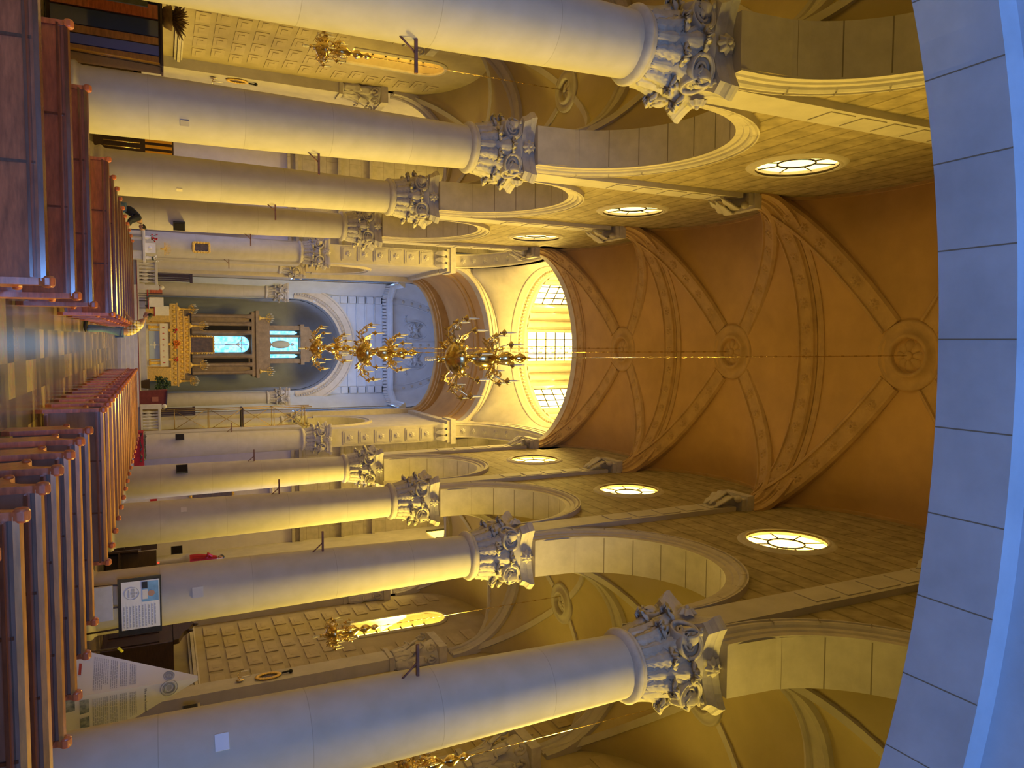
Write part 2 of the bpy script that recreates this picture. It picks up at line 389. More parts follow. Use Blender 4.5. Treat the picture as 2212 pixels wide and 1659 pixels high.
for side in (-1,1):
    nm='wall_left' if side<0 else 'wall_right'
    mb=MB()
    for k in range(-1,3):
        c=yc(k)+S/2
        holes=[(c,15.23,.92)]
        pierced(mb,side*NX,side*NXO,yc(k),yc(k+1),archlow(c),lambda y:Fn(min(1,abs(y-c)/(S/2)))+.05,holes,n=72,mi=0,jm=1)
        for i in range(1,11):                       # joints across the soffit
            a=PI*i/11; y=c+HW*cos(a); z=ZA+HW*sin(a); t=Vector((0,-sin(a),cos(a)))*.011; nr=Vector((0,cos(a),sin(a)))*-.004
            q=[Vector((side*NX,y,z))+t+nr,Vector((side*NXO,y,z))+t+nr,Vector((side*NXO,y,z))-t+nr,Vector((side*NX,y,z))-t+nr]
            mb.add(q,[(0,1,2,3)],mi=2)
    # wall over the crossing column, up to the crossing arch
    mb.box(min(side*NX,side*NXO),max(side*NX,side*NXO),YA-.02,YA+.42,ZB,16.75,mi=1)
    mb.box(min(side*NX,side*NXO),max(side*NX,side*NXO),YB-.3,YB+.5,ZB,16.75,mi=1)
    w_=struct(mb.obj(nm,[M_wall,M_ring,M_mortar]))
    # archivolts
    for k in range(-1,3):
        c=yc(k)+S/2; mb=MB(); x=side*NX
        # radial steps: fillet, cove, roll (a: towards nave, b: outward)
        s_=-side
        pr=[(0,0),(s_*.03,0),(s_*.03,.13),(s_*.06,.15),(s_*.06,.25),(s_*.10,.27),(s_*.13,.31),(s_*.13,.36),(s_*.10,.40),(s_*.14,.41),(s_*.14,.44),(0,.44)]
        pts,sd=ell_path((x,c-HW),(x,c+HW),ZA,HW,44)
        ax=Vector((1,0,0))
        pts=[(Vector((x,c-HW,ZB)),Vector((0,-1,0)))]+pts+[(Vector((x,c+HW,ZB)),Vector((0,1,0)))]
        mb.sweep([[p+ax*a+nr*b for a,b in pr] for p,nr in pts])
        for i in range(1,11):
            a=PI*i/11; d=Vector((0,cos(a),sin(a))); t=Vector((0,-sin(a),cos(a)))*.009; p=Vector((x+s_*.145,c,ZA))
            mb.add([p+d*(HW+.26)+t,p+d*(HW+.445)+t,p+d*(HW+.445)-t,p+d*(HW+.26)-t],[(0,1,2,3)],mi=1)
        trim(mb,[M_ring,M_mortar])
        # oculus: moulded ring, pane and leading
        mb=MB()
        for r0,r1,d0,d1 in ((.92,1.0,.05,.05),(1.0,1.13,.05,.0)):
            mb.grid(lambda u,v:(x+s_*(d0+(d1-d0)*v+.02*sin(PI*v)),c+(r0+(r1-r0)*v)*cos(2*PI*u),15.23+(r0+(r1-r0)*v)*sin(2*PI*u)),48,4,True,cu=True)
        trim(mb,M_ring)
        g=bpy.data.objects.new('window_%d'%((k+2)+(4 if side>0 else 0)),None); C.objects.link(g); g['kind']='structure'
        mb=MB(); mb.add([(x+side*.07,c+.92*cos(2*PI*i/40),15.23+.92*sin(2*PI*i/40)) for i in range(40)],[tuple(range(40)) if side>0 else tuple(reversed(range(40)))])
        mb.obj('pane',G_ro if side>0 else G_lo,g)
        mb=MB(); xx=x+side*.05
        mb.tube([(xx,c+.42*cos(2*PI*i/28),15.23+.42*sin(2*PI*i/28)) for i in range(28)],.022,5,closed=True)
        for i in range(8):
            a=2*PI*(i+.5)/8; mb.bar((xx,c+.42*cos(a),15.23+.42*sin(a)),(xx,c+.92*cos(a),15.23+.92*sin(a)),.015,5)
        mb.obj('leading',M_iron,g)
    # clerestory pilasters, string course and leaf corbels
    for k in range(0,4):
        y=yc(k); mb=MB(); xa=side*NX; w0=.36
        mb.box(min(xa,xa-side*.13),max(xa,xa-side*.13),y-w0,y+w0,9.8,16.35)
        for z in (12.6,13.4,14.2,15.0,15.8):
            mb.box(min(xa-side*.13,xa-side*.15),max(xa-side*.13,xa-side*.15),y-.26,y+.26,z-.3,z+.3)
        trim(mb,M_stone)
        mb=MB()
        mb.box(min(xa,xa-side*.42),max(xa,xa-side*.42),y-.52,y+.52,16.62,16.86)
        mb.box(min(xa,xa-side*.34),max(xa,xa-side*.34),y-.45,y+.45,16.48,16.64)
        for dy in (-.24,0,.24):
            def lf(u,v):
                z=16.5-.85*v; o=.2+.26*sin(PI*(1-v)**1.5*.95)+.02*cos(5*PI*v); wv=.14*sin(PI*(.12+.86*v))*(1+.18*sin(18*v))
                return (xa-side*o*(.9 if dy else 1.1),y+dy+(u-.5)*2*wv,z+.03*cos(PI*(u-.5)))
            mb.shell(lf,6,14,.04)
        for dy in (-.36,.36): mb.sphere((xa-side*.34,y+dy,16.4),(.1,.1,.13),10,7)
        trim(mb,M_carve)

# narthex side walls that carry the gallery arch, and the entrance wall behind the photographer
mb=MB()
for s_ in (-1,1): mb.box(min(s_*4.4,s_*5.27),max(s_*4.4,s_*5.27),-8,3.6,0,8.6); mb.box(min(s_*NX,s_*NXO),max(s_*NX,s_*NXO),2.4,3.2,0,ZA)
struct(mb.obj('wall_narthex',M_walls))
mb=MB(); mb.box(-10.6,-2.3,-8.4,-8,0,21); mb.box(2.3,10.6,-8.4,-8,0,21); mb.box(-2.3,2.3,-8.4,-8,6.6,21); struct(mb.obj('wall_front',M_walls))
dr=bpy.data.objects.new('door_1',None); C.objects.link(dr); dr['kind']='structure'
mb=MB(); mb.add([(-2.3,-8.1,.1),(2.3,-8.1,.1),(2.3,-8.1,4.4),(-2.3,-8.1,4.4)],[(3,2,1,0)]); mb.obj('pane',G_po,dr); mb=MB(); mb.box(-2.3,2.3,-8.12,-8.05,4.4,6.6); mb.obj('panel',M_dwood,dr)  # solid upper panel added to keep direct daylight off the gallery soffit
mb=MB()
for x in (-2.25,-1.1,0,1.1,2.25): mb.box(x-.05,x+.05,-8.1,-8.0,0,6.6)
for z in (.3,2.4,4.4,6.5): mb.box(-2.3,2.3,-8.1,-8.0,z-.05,z+.05)
mb.obj('door_frame',M_dwood,dr)
# gallery arch straight overhead (lit by the doors)
mb=MB(); n=48; hwG=4.4; zG=5.87; rG=1.8
GZ=lambda x: zG+rG*sqrt(max(0,1-(x/hwG)**2))
xs=[-hwG*cos(PI*i/n) for i in range(n+1)]
yf,yn=4.0,3.38
for i in range(n):
    a,b=xs[i],xs[i+1]; za,zb=GZ(a),GZ(b)
    mb.add([(a,yf,za),(b,yf,zb),(b,yn,zb),(a,yn,za)],[(0,1,2,3)],True)
    mb.add([(a,yf,za),(b,yf,zb),(b,yf,9.2),(a,yf,9.2)],[(0,1,2,3)])
    mb.add([(a,yn,za),(b,yn,zb),(b,yn,zb+.22),(a,yn,za+.22)],[(0,1,2,3)])
    mb.add([(a,yn,za+.22),(b,yn,zb+.22),(b,-8,zb+.22),(a,-8,za+.22)],[(0,1,2,3)],True)
for i in range(1,19):
    a=PI*i/19; x=-hwG*cos(a); z=GZ(x)-.003
    t=.006; mb.add([(x-t,yf,z),(x+t,yf,z),(x+t,yn,z),(x-t,yn,z)],[(0,1,2,3)],mi=1)
mb.box(-NXO,-hwG,3.38,4.0,0,9.2); mb.box(hwG,NXO,3.38,4.0,0,9.2)
mb.box(-NXO,NXO,3.5,3.9,9.2,10.4)
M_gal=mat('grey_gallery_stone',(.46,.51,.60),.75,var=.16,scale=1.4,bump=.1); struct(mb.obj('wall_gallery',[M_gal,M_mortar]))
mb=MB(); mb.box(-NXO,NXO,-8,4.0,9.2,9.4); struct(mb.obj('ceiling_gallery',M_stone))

# ------------------------------------------------------------------ nave vault
cb=MB()
for k in range(-1,3):
    c=yc(k)+S/2
    def fn(u,v):
        x=-NX*cos(PI*u); yy=-cos(PI*v)
        return (x,c+yy*S/2,max(Tn(x),Fn(yy)))
    cb.grid(fn,40,40,True)
cb.grid(lambda u,v:(-NX*cos(PI*u),-8+(yc(-1)+8)*v,Tn(-NX*cos(PI*u))),30,1,True)
ceil=struct(cb.obj('ceiling',M_vault))
bandprof=[(-.36,.12),(-.36,-.02),(-.31,-.04),(-.29,-.10),(-.24,-.12),(-.22,-.07),(.22,-.07),(.24,-.12),(.29,-.10),(.31,-.04),(.36,-.02),(.36,.12)]
ribprof=[(-.34,.15),(-.34,-.02),(-.28,-.09),(-.22,-.10),(-.2,-.05),(.2,-.05),(.22,-.10),(.28,-.09),(.34,-.02),(.34,.15)]
for k in range(0,4):
    mb=MB(); y=yc(k); arch(mb,(-NX,y),(NX,y),ZSP,RT-.02,bandprof,48)
    if k<3:   # stepped moulding on the near flank of the band
        arch(mb,(-NX,y-.5),(NX,y-.5),ZSP,RT,[(-.1,.1),(-.1,-.03),(-.03,-.05),(.04,-.03),(.1,-.04),(.14,.0),(.14,.1)],48)
    t=trim(mb,M_rib)
    pts,sd=ell_path((-NX,y),(NX,y),ZSP,RT-.02,36)
    for i in range(2,35,2): put_ros(t,pts[i][0]-pts[i][1]*.075,-pts[i][1])
# diagonal ribs and ring bosses
def boss(c,z,R,parent_mat,cut=True):
    g=bpy.data.objects.new('ceiling_boss',None); C.objects.link(g); g.location=(c[0],c[1],z); g['kind']='structure'
    mb=MB(); mb.lathe([(R*1.0,.12),(R*1.0,-.03),(R*.94,-.07),(R*.88,-.03),(R*.66,-.03),(R*.62,-.10),(R*.55,-.13),(R*.50,-.09),(R*.48,.02)],seg=56,cap=False)
    mb.obj('ring',parent_mat,g)
    mb=MB(); mb.lathe([(0,.06),(R*.49,.06)],seg=32,cap=False); mb.obj('recess_shade',M_dark,g)  # black disc: shade between the petals is put into its colour
    mb=MB()
    def fn(u,v):
        a=2*PI*u; k=abs(cos(4*a))**.4; rr=R*.487*v*(.70+.30*k)
        return (rr*cos(a),rr*sin(a),-.02-.05*sin(PI*v)*(.4+.6*k)+.05*v)
    mb.grid(fn,96,8,True,cu=True); mb.sphere((0,0,-.05),(R*.13,R*.13,.06),14,8); mb.obj('flower',parent_mat,g)
    return g
for k in range(-1,3):
    c=yc(k)+S/2; bs=boss((0,c),Tn(0)+.03,.93,M_rib)
    for sx in (-1,1):
        for sy in (-1,1):
            p0=Vector((sx*NX,c+sy*S/2)); L=p0-Vector((0,c)); rings=[]; d=Vector((-L.x,-L.y)).normalized(); side_=Vector((-d.y,d.x,0)); pr=[]
            n=30
            for i in range(n+1):
                t=PI/2*i/n; f=cos(t)            # 1 at the wall, 0 at crown
                if f<.17 : f=.17
                pr.append(Vector((L.x*f,c+L.y*f,ZSP+RF*sqrt(1-f*f)+.02)))
                if f<=.17: break
            mb=MB()
            for i,p in enumerate(pr):
                q=pr[min(i+1,len(pr)-1)]-pr[max(i-1,0)]; q.normalize(); nr=q.cross(side_); 
                if nr.z<0: nr=-nr
                s_=.75+.25*min(1,i/8)
                rings.append([p+side_*a*s_+nr*b for a,b in ribprof])
            mb.sweep(rings); rb=mb.obj('rib',M_rib,ceil)
            for i in range(3,len(pr)-1,3):
                q=pr[i+1]-pr[i-1]; q.normalize(); nr=q.cross(side_); nr=nr if nr.z>0 else -nr
                put_ros(rb,pr[i]-nr*.055,-nr)
    # wall rib of each bay
    for sx in (-1,1):
        mb=MB(); arch(mb,(sx*NX,c-S/2),(sx*NX,c+S/2),ZSP,RF,[(-.08,.05),(-.08,-.1),(.08,-.1),(.08,.05)],40); mb.obj('wall_rib',M_rib,ceil)

# ------------------------------------------------------------------ aisles
for side in (-1,1):
    nm='wall_aisle_left' if side<0 else 'wall_aisle_right'
    mb=MB(); xa=side*AX
    WZ0,WZ1,WH=7.95,10.75,.62            # window sill, springing, half width
    for k in range(-2,3):
        c=yc(k)+S/2; y0=yc(k); y1=yc(k+1)
        if k==-2: y0=-8.0
        # wall around an arched window
        def zt(y): return ASP+AR*sqrt(max(0,1-((y-c)/(S/2))**2))+.2 if abs(y-c)<S/2 else ASP+.2
        n=40; 
        ysl=[y0+(c-WH-y0)*i/8 for i in range(8)]+[c-WH+2*WH*i/16 for i in range(17)]+[c+WH+(y1-c-WH)*i/8 for i in range(1,9)]
        for a,b in zip(ysl[:-1],ysl[1:]):
            ins=abs((a+b)/2-c)<WH
            def add(z0a,z0b,z1a,z1b): mb.add([(xa,a,z0a),(xa,b,z0b),(xa,b,z1b),(xa,a,z1a)],[(0,1,2,3)])
            if not ins: add(0,0,13.2,13.2)
            else:
                add(0,0,WZ0,WZ0); ta=WZ1+sqrt(max(0,WH*WH-(a-c)**2)); tb=WZ1+sqrt(max(0,WH*WH-(b-c)**2)); add(ta,tb,13.2,13.2)
                mb.add([(xa,a,ta),(xa,b,tb),(xa+side*.5,b,tb),(xa+side*.5,a,ta)],[(0,1,2,3)],True,mi=1)
        for s_ in (-1,1): mb.add([(xa,c+s_*WH,WZ0),(xa+side*.5,c+s_*WH,WZ0),(xa+side*.5,c+s_*WH,WZ1),(xa,c+s_*WH,WZ1)],[(0,1,2,3)],mi=1)
        mb.add([(xa,c-WH,WZ0),(xa,c+WH,WZ0),(xa+side*.5,c+WH,WZ0-.3),(xa+side*.5,c-WH,WZ0-.3)],[(0,1,2,3)],mi=1)
        # raised blocks between the pilasters
        if k>=-1:
            rows=15
            for r in range(rows):
                z=3.0+r*.6; off=.0 if r%2 else .52
                y=yc(k)+.62+off*.5
                while y+.86<yc(k+1)-.45:
                    yy=y+.43
                    if not(WZ0-.45<z+.2<WZ1+WH+.4 and abs(yy-c)<WH+.62) and z+.5<zt(yy)-.15:
                        mb.box(min(xa,xa-side*.035),max(xa,xa-side*.022),y,y+.82,z,z+.42,mi=1)
                        mb.box(min(xa-side*.02,xa-side*.04),max(xa-side*.02,xa-side*.04),y+.2,y+.62,z+.12,z+.3,mi=1)
                    y+=1.04
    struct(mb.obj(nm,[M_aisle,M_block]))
    # dado moulding
    mb=MB()
    for z,d,h in ((2.45,.10,.07),(2.54,.16,.1),(2.66,.08,.05),(.0,.1,.35)): mb.box(min(xa,xa-side*d),max(xa,xa-side*d),-8,YA,z,z+h)
    mb.obj('baseboard_left' if side<0 else 'baseboard_right',M_ring)['kind']='structure'
    for k in range(-1,3):
        c=yc(k)+S/2
        # hood of the window
        mb=MB(); pts,sd=ell_path((xa,c-WH),(xa,c+WH),WZ1,WH,20); ax=Vector((1,0,0)); s_=-side
        mb.sweep([[p+ax*a+nr*b for a,b in ((0,0),(s_*.07,0),(s_*.09,.06),(s_*.04,.12),(0,.12))] for p,nr in [(Vector((xa,c-WH,WZ0)),Vector((0,-1,0)))]+pts+[(Vector((xa,c+WH,WZ0)),Vector((0,1,0)))]])
        trim(mb,M_ring)
        g=bpy.data.objects.new('window_%d'%(9+(k+1)+(4 if side>0 else 0)),None); C.objects.link(g); g['kind']='structure'
        xx=xa+side*.42
        pts=[(xx,c-WH,WZ0-.3),(xx,c+WH,WZ0-.3)]+[(xx,c+WH*cos(PI*i/20),WZ1+WH*sin(PI*i/20)) for i in range(21)]
        mb=MB(); mb.add(pts,[tuple(range(len(pts))) if side<0 else tuple(reversed(range(len(pts))))]); mb.obj('pane',G_rw if side>0 else G_lw,g)
        mb=MB(); xx=xa+side*.38
        for yy in (-.21,.21): mb.box(xx-.02,xx+.02,c+yy-.022,c+yy+.022,WZ0-.2,WZ1+.58)
        for i in range(7): mb.box(xx-.02,xx+.02,c-WH,c+WH,WZ0+.02+i*.47-.024,WZ0+.02+i*.47+.024)
        mb.obj('mullions',M_iron,g)
    # aisle pilasters with leafy capitals
    for k in range(0,4):
        y=yc(k); mb=MB(); x1=xa-side*.38
        mb.box(min(xa,x1),max(xa,x1),y-.36,y+.36,0,8.35)
        mb.box(min(xa,xa-side*.44),max(xa,xa-side*.44),y-.42,y+.42,0,.5); mb.box(min(xa,xa-side*.44),max(xa,xa-side*.44),y-.41,y+.41,8.2,8.34)
        trim(mb,M_stone)
        mb=MB(); mb.box(min(xa,xa-side*.62),max(xa,xa-side*.62),y-.66,y+.66,9.78,10.05)
        def bell(u,v):
            a=-PI/2+PI*u; r=.38+.2*v*v; return (xa-side*(r*cos(a)*1.0+.02),y+r*sin(a)*1.05,8.35+1.45*v)
        mb.grid(bell,14,6,True)
        for row,(h,z0,cnt) in enumerate(((.62,8.4,5),(1.0,8.42,4))):
            for i in range(cnt):
                a=-PI/2+PI*(i+.5)/cnt
                def lf(u,v,a=a,h=h):
                    z=8.4+h*min(v,.86)/.86-(.10 if v>.86 else 0)*((v-.86)/.14); r=.42+.10*v+.16*max(0,v-.55)/.45+(.08 if row else 0)*v
                    wv=.17*sin(PI*(.18+.76*v))*(1+.15*sin(20*v)); ca,sa=cos(a),sin(a)
                    return (xa-side*(r*ca-(u-.5)*2*wv*sa*1),y+r*sa+(u-.5)*2*wv*ca,z)
                mb.shell(lf,4,12,.035)
        for s_ in (-1,1):
            for q in (0,1):
                cyy=y+s_*(.56 if q==0 else .5); cxx=xa-side*(.2 if q==0 else .56)
                sp=[]
                for i in range(22):
                    t=i/21*2.6*PI; rr=.19*(1-i/24)
                    sp.append((cxx-side*rr*cos(t)*(.7),cyy+s_*rr*cos(t)*.5*0,9.53+rr*sin(t)))
                mb.tube(sp,.045,6)
        trim(mb,M_carve)
    # aisle vault
    cb=MB()
    for k in range(-2,3):
        c=yc(k)+S/2
        def fn(u,v):
            xx=-cos(PI*u); yy=-cos(PI*v)
            return (side*AC+xx*AH,c+yy*S/2,max(ASP+AR*sqrt(max(0,1-xx*xx)),ASP+AR*sqrt(max(0,1-yy*yy))))
        cb.grid(fn,28,28,True)
    av=struct(cb.obj('ceiling_aisle_left' if side<0 else 'ceiling_aisle_right',M_avault))
    for k in range(-1,4):
        mb=MB(); arch(mb,(side*AC-AH,yc(k)),(side*AC+AH,yc(k)),ASP,AR-.02,[(-.3,.15),(-.3,-.10),(-.22,-.14),(-.16,-.10),(-.14,-.06),(.14,-.06),(.16,-.10),(.22,-.14),(.3,-.10),(.3,.15)],30); trim(mb,M_stone)
    for k in range(-1,3):
        c=yc(k)+S/2; boss((side*AC,c),ASP+AR-.02,.62,M_stone)
        for sx in (-1,1):
            for sy in (-1,1):
                pr=[]; L=Vector((sx*AH,sy*S/2)); d=L.normalized(); sd=Vector((-d.y,d.x,0))
                for i in range(22):
                    f=cos(PI/2*i/21); f=max(f,.16); pr.append(Vector((side*AC+L.x*f,c+L.y*f,ASP+AR*sqrt(1-f*f)+.02)))
                    if f<=.16: break
                mb=MB(); rings=[]
                for i,p in enumerate(pr):
                    q=(pr[min(i+1,len(pr)-1)]-pr[max(i-1,0)]).normalized(); nr=q.cross(sd); nr=nr if nr.z>0 else -nr
                    rings.append([p+sd*a+nr*b for a,b in ((-.09,.1),(-.09,-.05),(.09,-.05),(.09,.1))])
                mb.sweep(rings); mb.obj('rib',M_stone,av)
    mb=MB()  # arches from the nave wall side of each bay down to the vault: spandrel strip on the aisle face
    for k in range(-1,3):
        c=yc(k)+S/2
        arch(mb,(side*(NXO+.0),c-S/2+.01),(side*(NXO+.0),c+S/2-.01),ASP,AR,[(-.07,.02),(-.07,-.07),(.07,-.07),(.07,.02)],30)
    trim(mb,M_stone)

# ------------------------------------------------------------------ columns with carved capitals
ZN=8.28                                  # top of the shaft
def leaf_mesh(h,wid,curl,out):
    m=MB()
    def fn(u,v):
        s_=(u-.5)*2
        # stem rises, then the tip rolls out and down
        if v<.72: z=h*v/.72; r=.50+.05*v+out*(v/.72)**2.2*.45
        else:
            t=(v-.72)/.28*PI*.95; z=h+curl*sin(t)*.8-curl*.5*(1-cos(t))*.55; r=.50+.036+out*.45+curl*(1-cos(t))*.75
        lob=1+.27*sin(9*2*PI*v*.55)*(.4+.6*v)
        wv=wid*(sin(PI*(.16+.70*v))**.8)*lob
        if v>.93: wv*=.72
        zz=z+.022*cos(6*PI*abs(s_)); rr=r+.05*(1-abs(s_))**1.5-.05*s_*s_+.024*cos(7*PI*s_)
        a=s_*wv/max(.3,.5)
        return (rr*cos(a*.9),rr*sin(a*.9),zz)
    m.shell(fn,12,26,.035); return m
def volute_mesh(hand):
    """one scroll: a stalk rising from the bell into a thick disc with a raised spiral on its face (face looks to -Y)"""
    m=MB(); cx,cz,R=.40,-.135,.255
    pts=[];rad=[]
    for i in range(10):
        t=i/9; pts.append((hand*(.06+.16*t**1.5),.10-.10*t,-.72+.50*t)); rad.append(.03+.035*t)
    m.tube(pts,rad,7)
    Mx=Matrix.Translation((hand*cx,-.02,cz))@Matrix.Rotation(PI/2,4,'X')
    m.lathe([(0,-.10),(R*.9,-.10),(R,-.06),(R,.045),(R*.97,.075),(R*.90,.085),(R*.84,.07),(R*.80,.02),(R*.5,-.01),(0,-.015)],seg=40,M=Mx)
    sp=[];rd=[]
    for i in range(54):
        t=i/53; a=PI*1.15-t*2*PI*1.75; rr=R*.86*(1-.86*t)
        sp.append((hand*(cx+rr*cos(a)),-.06+.03*t-.03*(1-t),cz+rr*sin(a))); rd.append(.034*(1-.35*t))
    m.tube(sp,rd,7); m.sphere((hand*cx,-.055,cz),(.045,.035,.045),10,8)
    # strap running along under the abacus to the corner
    m.shell(lambda u,v:(hand*(.30+.32*u),-.03-.10*u+.07*v,cz+R+.0-.02*u-.02),5,2,.045)
    return m
def abacus_mesh():
    m=MB()
    def ring(h,z,cut):
        out=[]
        for q in range(4):
            a0=PI/4+q*PI/2; c0=Vector((cos(a0),sin(a0))); t=Vector((-c0.y,c0.x)); R=h*1.36
            p=c0*R-t*cut; p2=c0*R+t*cut; out+= [p,p2]
            a1=a0+PI/2; c1=Vector((cos(a1),sin(a1))); t1=Vector((-c1.y,c1.x)); e=c1*R-t1*cut; mid=Vector((cos(a0+PI/4),sin(a0+PI/4)))*h*.83
            for i in range(1,12):
                s_=i/12; out.append(p2*(1-s_)**2+(mid*2-(p2+e)/2)*2*s_*(1-s_)+e*s_*s_)
        return [(p.x,p.y,z) for p in out]
    r=[ring(.66,0,.10),ring(.68,.10,.10),ring(.72,.17,.11),ring(.74,.19,.115),ring(.76,.27,.12),ring(.76,.34,.12),ring(.5,.34,.05)]
    m.sweep(r); return m
KZ=.81
def make_column(label,loc,group):
    t=thing('column',label,'column',loc,0,group); t['kind']='thing'
    m=MB(); m.box(-.74,.74,-.74,.74,0,.2); m.lathe([(.73,.2),(.75,.26),(.73,.33),(.66,.35),(.65,.39),(.67,.45),(.68,.50),(.66,.55),(.62,.57),(.61,.62)],seg=44)
    m.obj('base',M_stone,t)
    m=MB(); pr=[]
    for i in range(25):
        z=.6+(ZN-.6)*i/24; q=i/24; pr.append((.60-.118*(q**1.6),z))
    m.lathe(pr,seg=56); m.obj('shaft',M_shaft,t)
    m=MB(); m.lathe([(.48,ZN-.02),(.555,ZN+.0),(.585,ZN+.05),(.575,ZN+.10),(.53,ZN+.12),(.545,ZN+.15),(.53,ZN+.18),(.49,ZN+.2),(.475,ZN+.3),(.47,ZN+.5),(.49,ZN+.85),(.55,ZN+1.08),(.60,ZN+1.20)],seg=44)
    cap=m.obj('capital',M_carve,t)
    o=LEAFS[0]
    for row in (0,1):
        for i in range(8):
            a=2*PI*(i+.5*(1-row))/8; o=bpy.data.objects.new('leaf',LEAFS[row]); C.objects.link(o); o.parent=cap; o.location=(0,0,ZN+.18); o.rotation_euler=(0,0,a); o.scale=(1,1,KZ)
    o=bpy.data.objects.new('abacus',ABA); C.objects.link(o); o.parent=cap; o.location=(0,0,ZN+1.20); o.scale=(1,1,KZ)
    for q in range(4):
        a=q*PI/2
        for hnd,me in ((1,VOL[0]),(-1,VOL[1])):
            o=bpy.data.objects.new('volute',me); C.objects.link(o); o.parent=cap; o.rotation_euler=(0,0,a)
            d=Matrix.Rotation(a,3,'Z')@Vector((0,-.585,ZN+1.09)); o.location=d; o.scale=(1,1,.88); o.rotation_euler=(0,0,a+hnd*.20)
        r=bpy.data.objects.new('abacus_flower',ROSC); C.objects.link(r); r.parent=cap; d=Matrix.Rotation(a,3,'Z')@Vector((0,-.66,ZN+1.34)); r.location=d
        r.rotation_euler=(PI/2,0,a)
    return t
def keep(mb,name,m):
    o=mb.obj(name,m); C.objects.unlink(o); me=o.data; bpy.data.objects.remove(o); return me
LEAFS=[keep(leaf_mesh(.50,.185,.085,.16),'leaf',M_carve),keep(leaf_mesh(.88,.19,.10,.26),'leaf',M_carve)]
VOL=[keep(volute_mesh(1),'volute',M_carve),keep(volute_mesh(-1),'volute',M_carve)]
ABA=keep(abacus_mesh(),'abacus',M_carve); ROSC=keep(rosette_mesh(.15,8,.10),'abacus_flower',M_carve)
ordn=['nearest','second nearest','third nearest','fourth nearest']
colL=[];first=None
for side,nm in ((-1,'left'),(1,'right')):
    for k in range(4):
        extra={(-1,0):'its capital glowing brightest on the side towards the aisle',(1,0):'bright sunlit stripe down its outer side',(-1,1):'bluish shade low down, beside the pews',(1,1):'black framed notice standing against it'}.get((side,k),'seen behind the nearer columns')
        lab='%s round stone column with leafy capital on the %s side, %s'%(ordn[k],nm,extra)
        lab={(-1,0):'nearest left stone column, leafy capital glowing bright above the first pews',
             (-1,1):'second left stone column, lit cream and blue, small pale plaque low down',
             (-1,2):'third left stone column with a pale plaque, between second and fourth',
             (-1,3):'fourth left stone column with black loudspeaker, next to the crossing',
             (1,0):'nearest right stone column, white paper high on shaft, sunlit outer stripe',
             (1,1):'second right stone column with the black framed notice leaning before it',
             (1,2):'third right stone column, pale card low on the shaft facing the nave',
             (1,3):'fourth right stone column, black loudspeaker on its inner side'}[(side,k)]
        loc=(side*4.8,yc(k),0)
        if first is None: first=make_column(lab,loc,'columns along the nave')
        else: dup(first,loc,0,lab,'columns along the nave')
for side,lab in ((-1,'left stone column of the chancel with sunlit capital, beyond the crossing pier'),(1,'right stone column of the chancel, behind the scaffold')):
    dup(first,(side*4.85,46.3,0),0,lab,'columns along the nave')

# crossing piers: engaged column, square pier, panelled pilaster
for side,lab in ((-1,'left crossing pier: stone column with gilt framed picture and panelled pilaster above'),(1,'right crossing pier: stone column with speaker box and panelled pilaster above')):
    p=dup(first,(side*4.82,YB-.45,0),0,lab,'columns along the nave')
    m=MB(); m.box(-.6,.6,.3,1.5,0,8.4); m.obj('pier_core',M_stone,p)
    m=MB(); m.box(-.52,.43,.1,1.5,ZN+1.46,16.55) if side<0 else m.box(-.43,.52,.1,1.5,ZN+1.46,16.55)
    x0=-.42 if side<0 else -.30
    for i in range(7):
        z=10.5+i*.86
        m.box(x0,x0+.72,.06,.12,z,z+.74); m.box(x0+.08,x0+.64,.03,.08,z+.08,z+.66)
    pl=m.obj('pilaster',M_stone,p)
    for i in range(7): put_ros(pl,(x0+.36,.02,10.87+i*.86),(0,-1,0),ROS2,1.1)
    m=MB(); m.box(-.62,.62,-.05,1.3,16.35,16.55); m.box(-.7,.7,-.12,1.3,16.55,16.85)
    for dx in (-.35,0,.35):
        def lf(u,v,dx=dx):
            z=16.4-.75*v; o=.1+.2*sin(PI*(1-v)**1.4*.95); wv=.15*sin(PI*(.12+.86*v))*(1+.18*sin(18*v)); return (dx+(u-.5)*2*wv,.1-o,z)
        m.shell(lf,6,12,.04)
    m.obj('impost',M_carve,p)

# ------------------------------------------------------------------ crossing
crprof=[(-.4,1.3),(-.4,.0),(-.34,-.05),(-.28,0),(.28,0),(.34,-.05),(.4,0),(.4,1.3)]
mb=MB()
facep=lambda s_:[(s_*.0,0),(s_*.05,0),(s_*.05,.14),(s_*.09,.16),(s_*.09,.30),(s_*.14,.33),(s_*.14,.42),(s_*.06,.5),(0,.5)]
for side in (-1,1):
    x=side*(NX+.40); mb=MB(); arch(mb,(x,YA+.35),(x,YB-.35),ZSP,2.5,crprof,44)
    xf_=side*NX; arch(mb,(xf_,YA+.35),(xf_,YB-.35),ZSP,2.5,facep(1),44)
    t=trim(mb,M_ring); pts,sd=ell_path((x,YA+.35),(x,YB-.35),ZSP,2.5,44)
    for i in range(2,43,3): put_ros(t,pts[i][0]-pts[i][1]*.0,-pts[i][1],ROS2,1.1)
mb=MB(); arch(mb,(-NX,YB+.1),(NX,YB+.1),ZSP,2.35,[(-.4,.5),(-.4,.38),(-.36,.34),(-.36,.2),(-.30,.18),(-.30,.05),(-.26,0),(.4,0),(.4,.5)],48); trim(mb,M_ring)
mb=MB(); arch(mb,(-NX,YA+.62),(NX,YA+.62),ZSP,RT,[(-.3,.5),(-.3,0),(.3,0),(.3,.5)],48); trim(mb,M_ring)
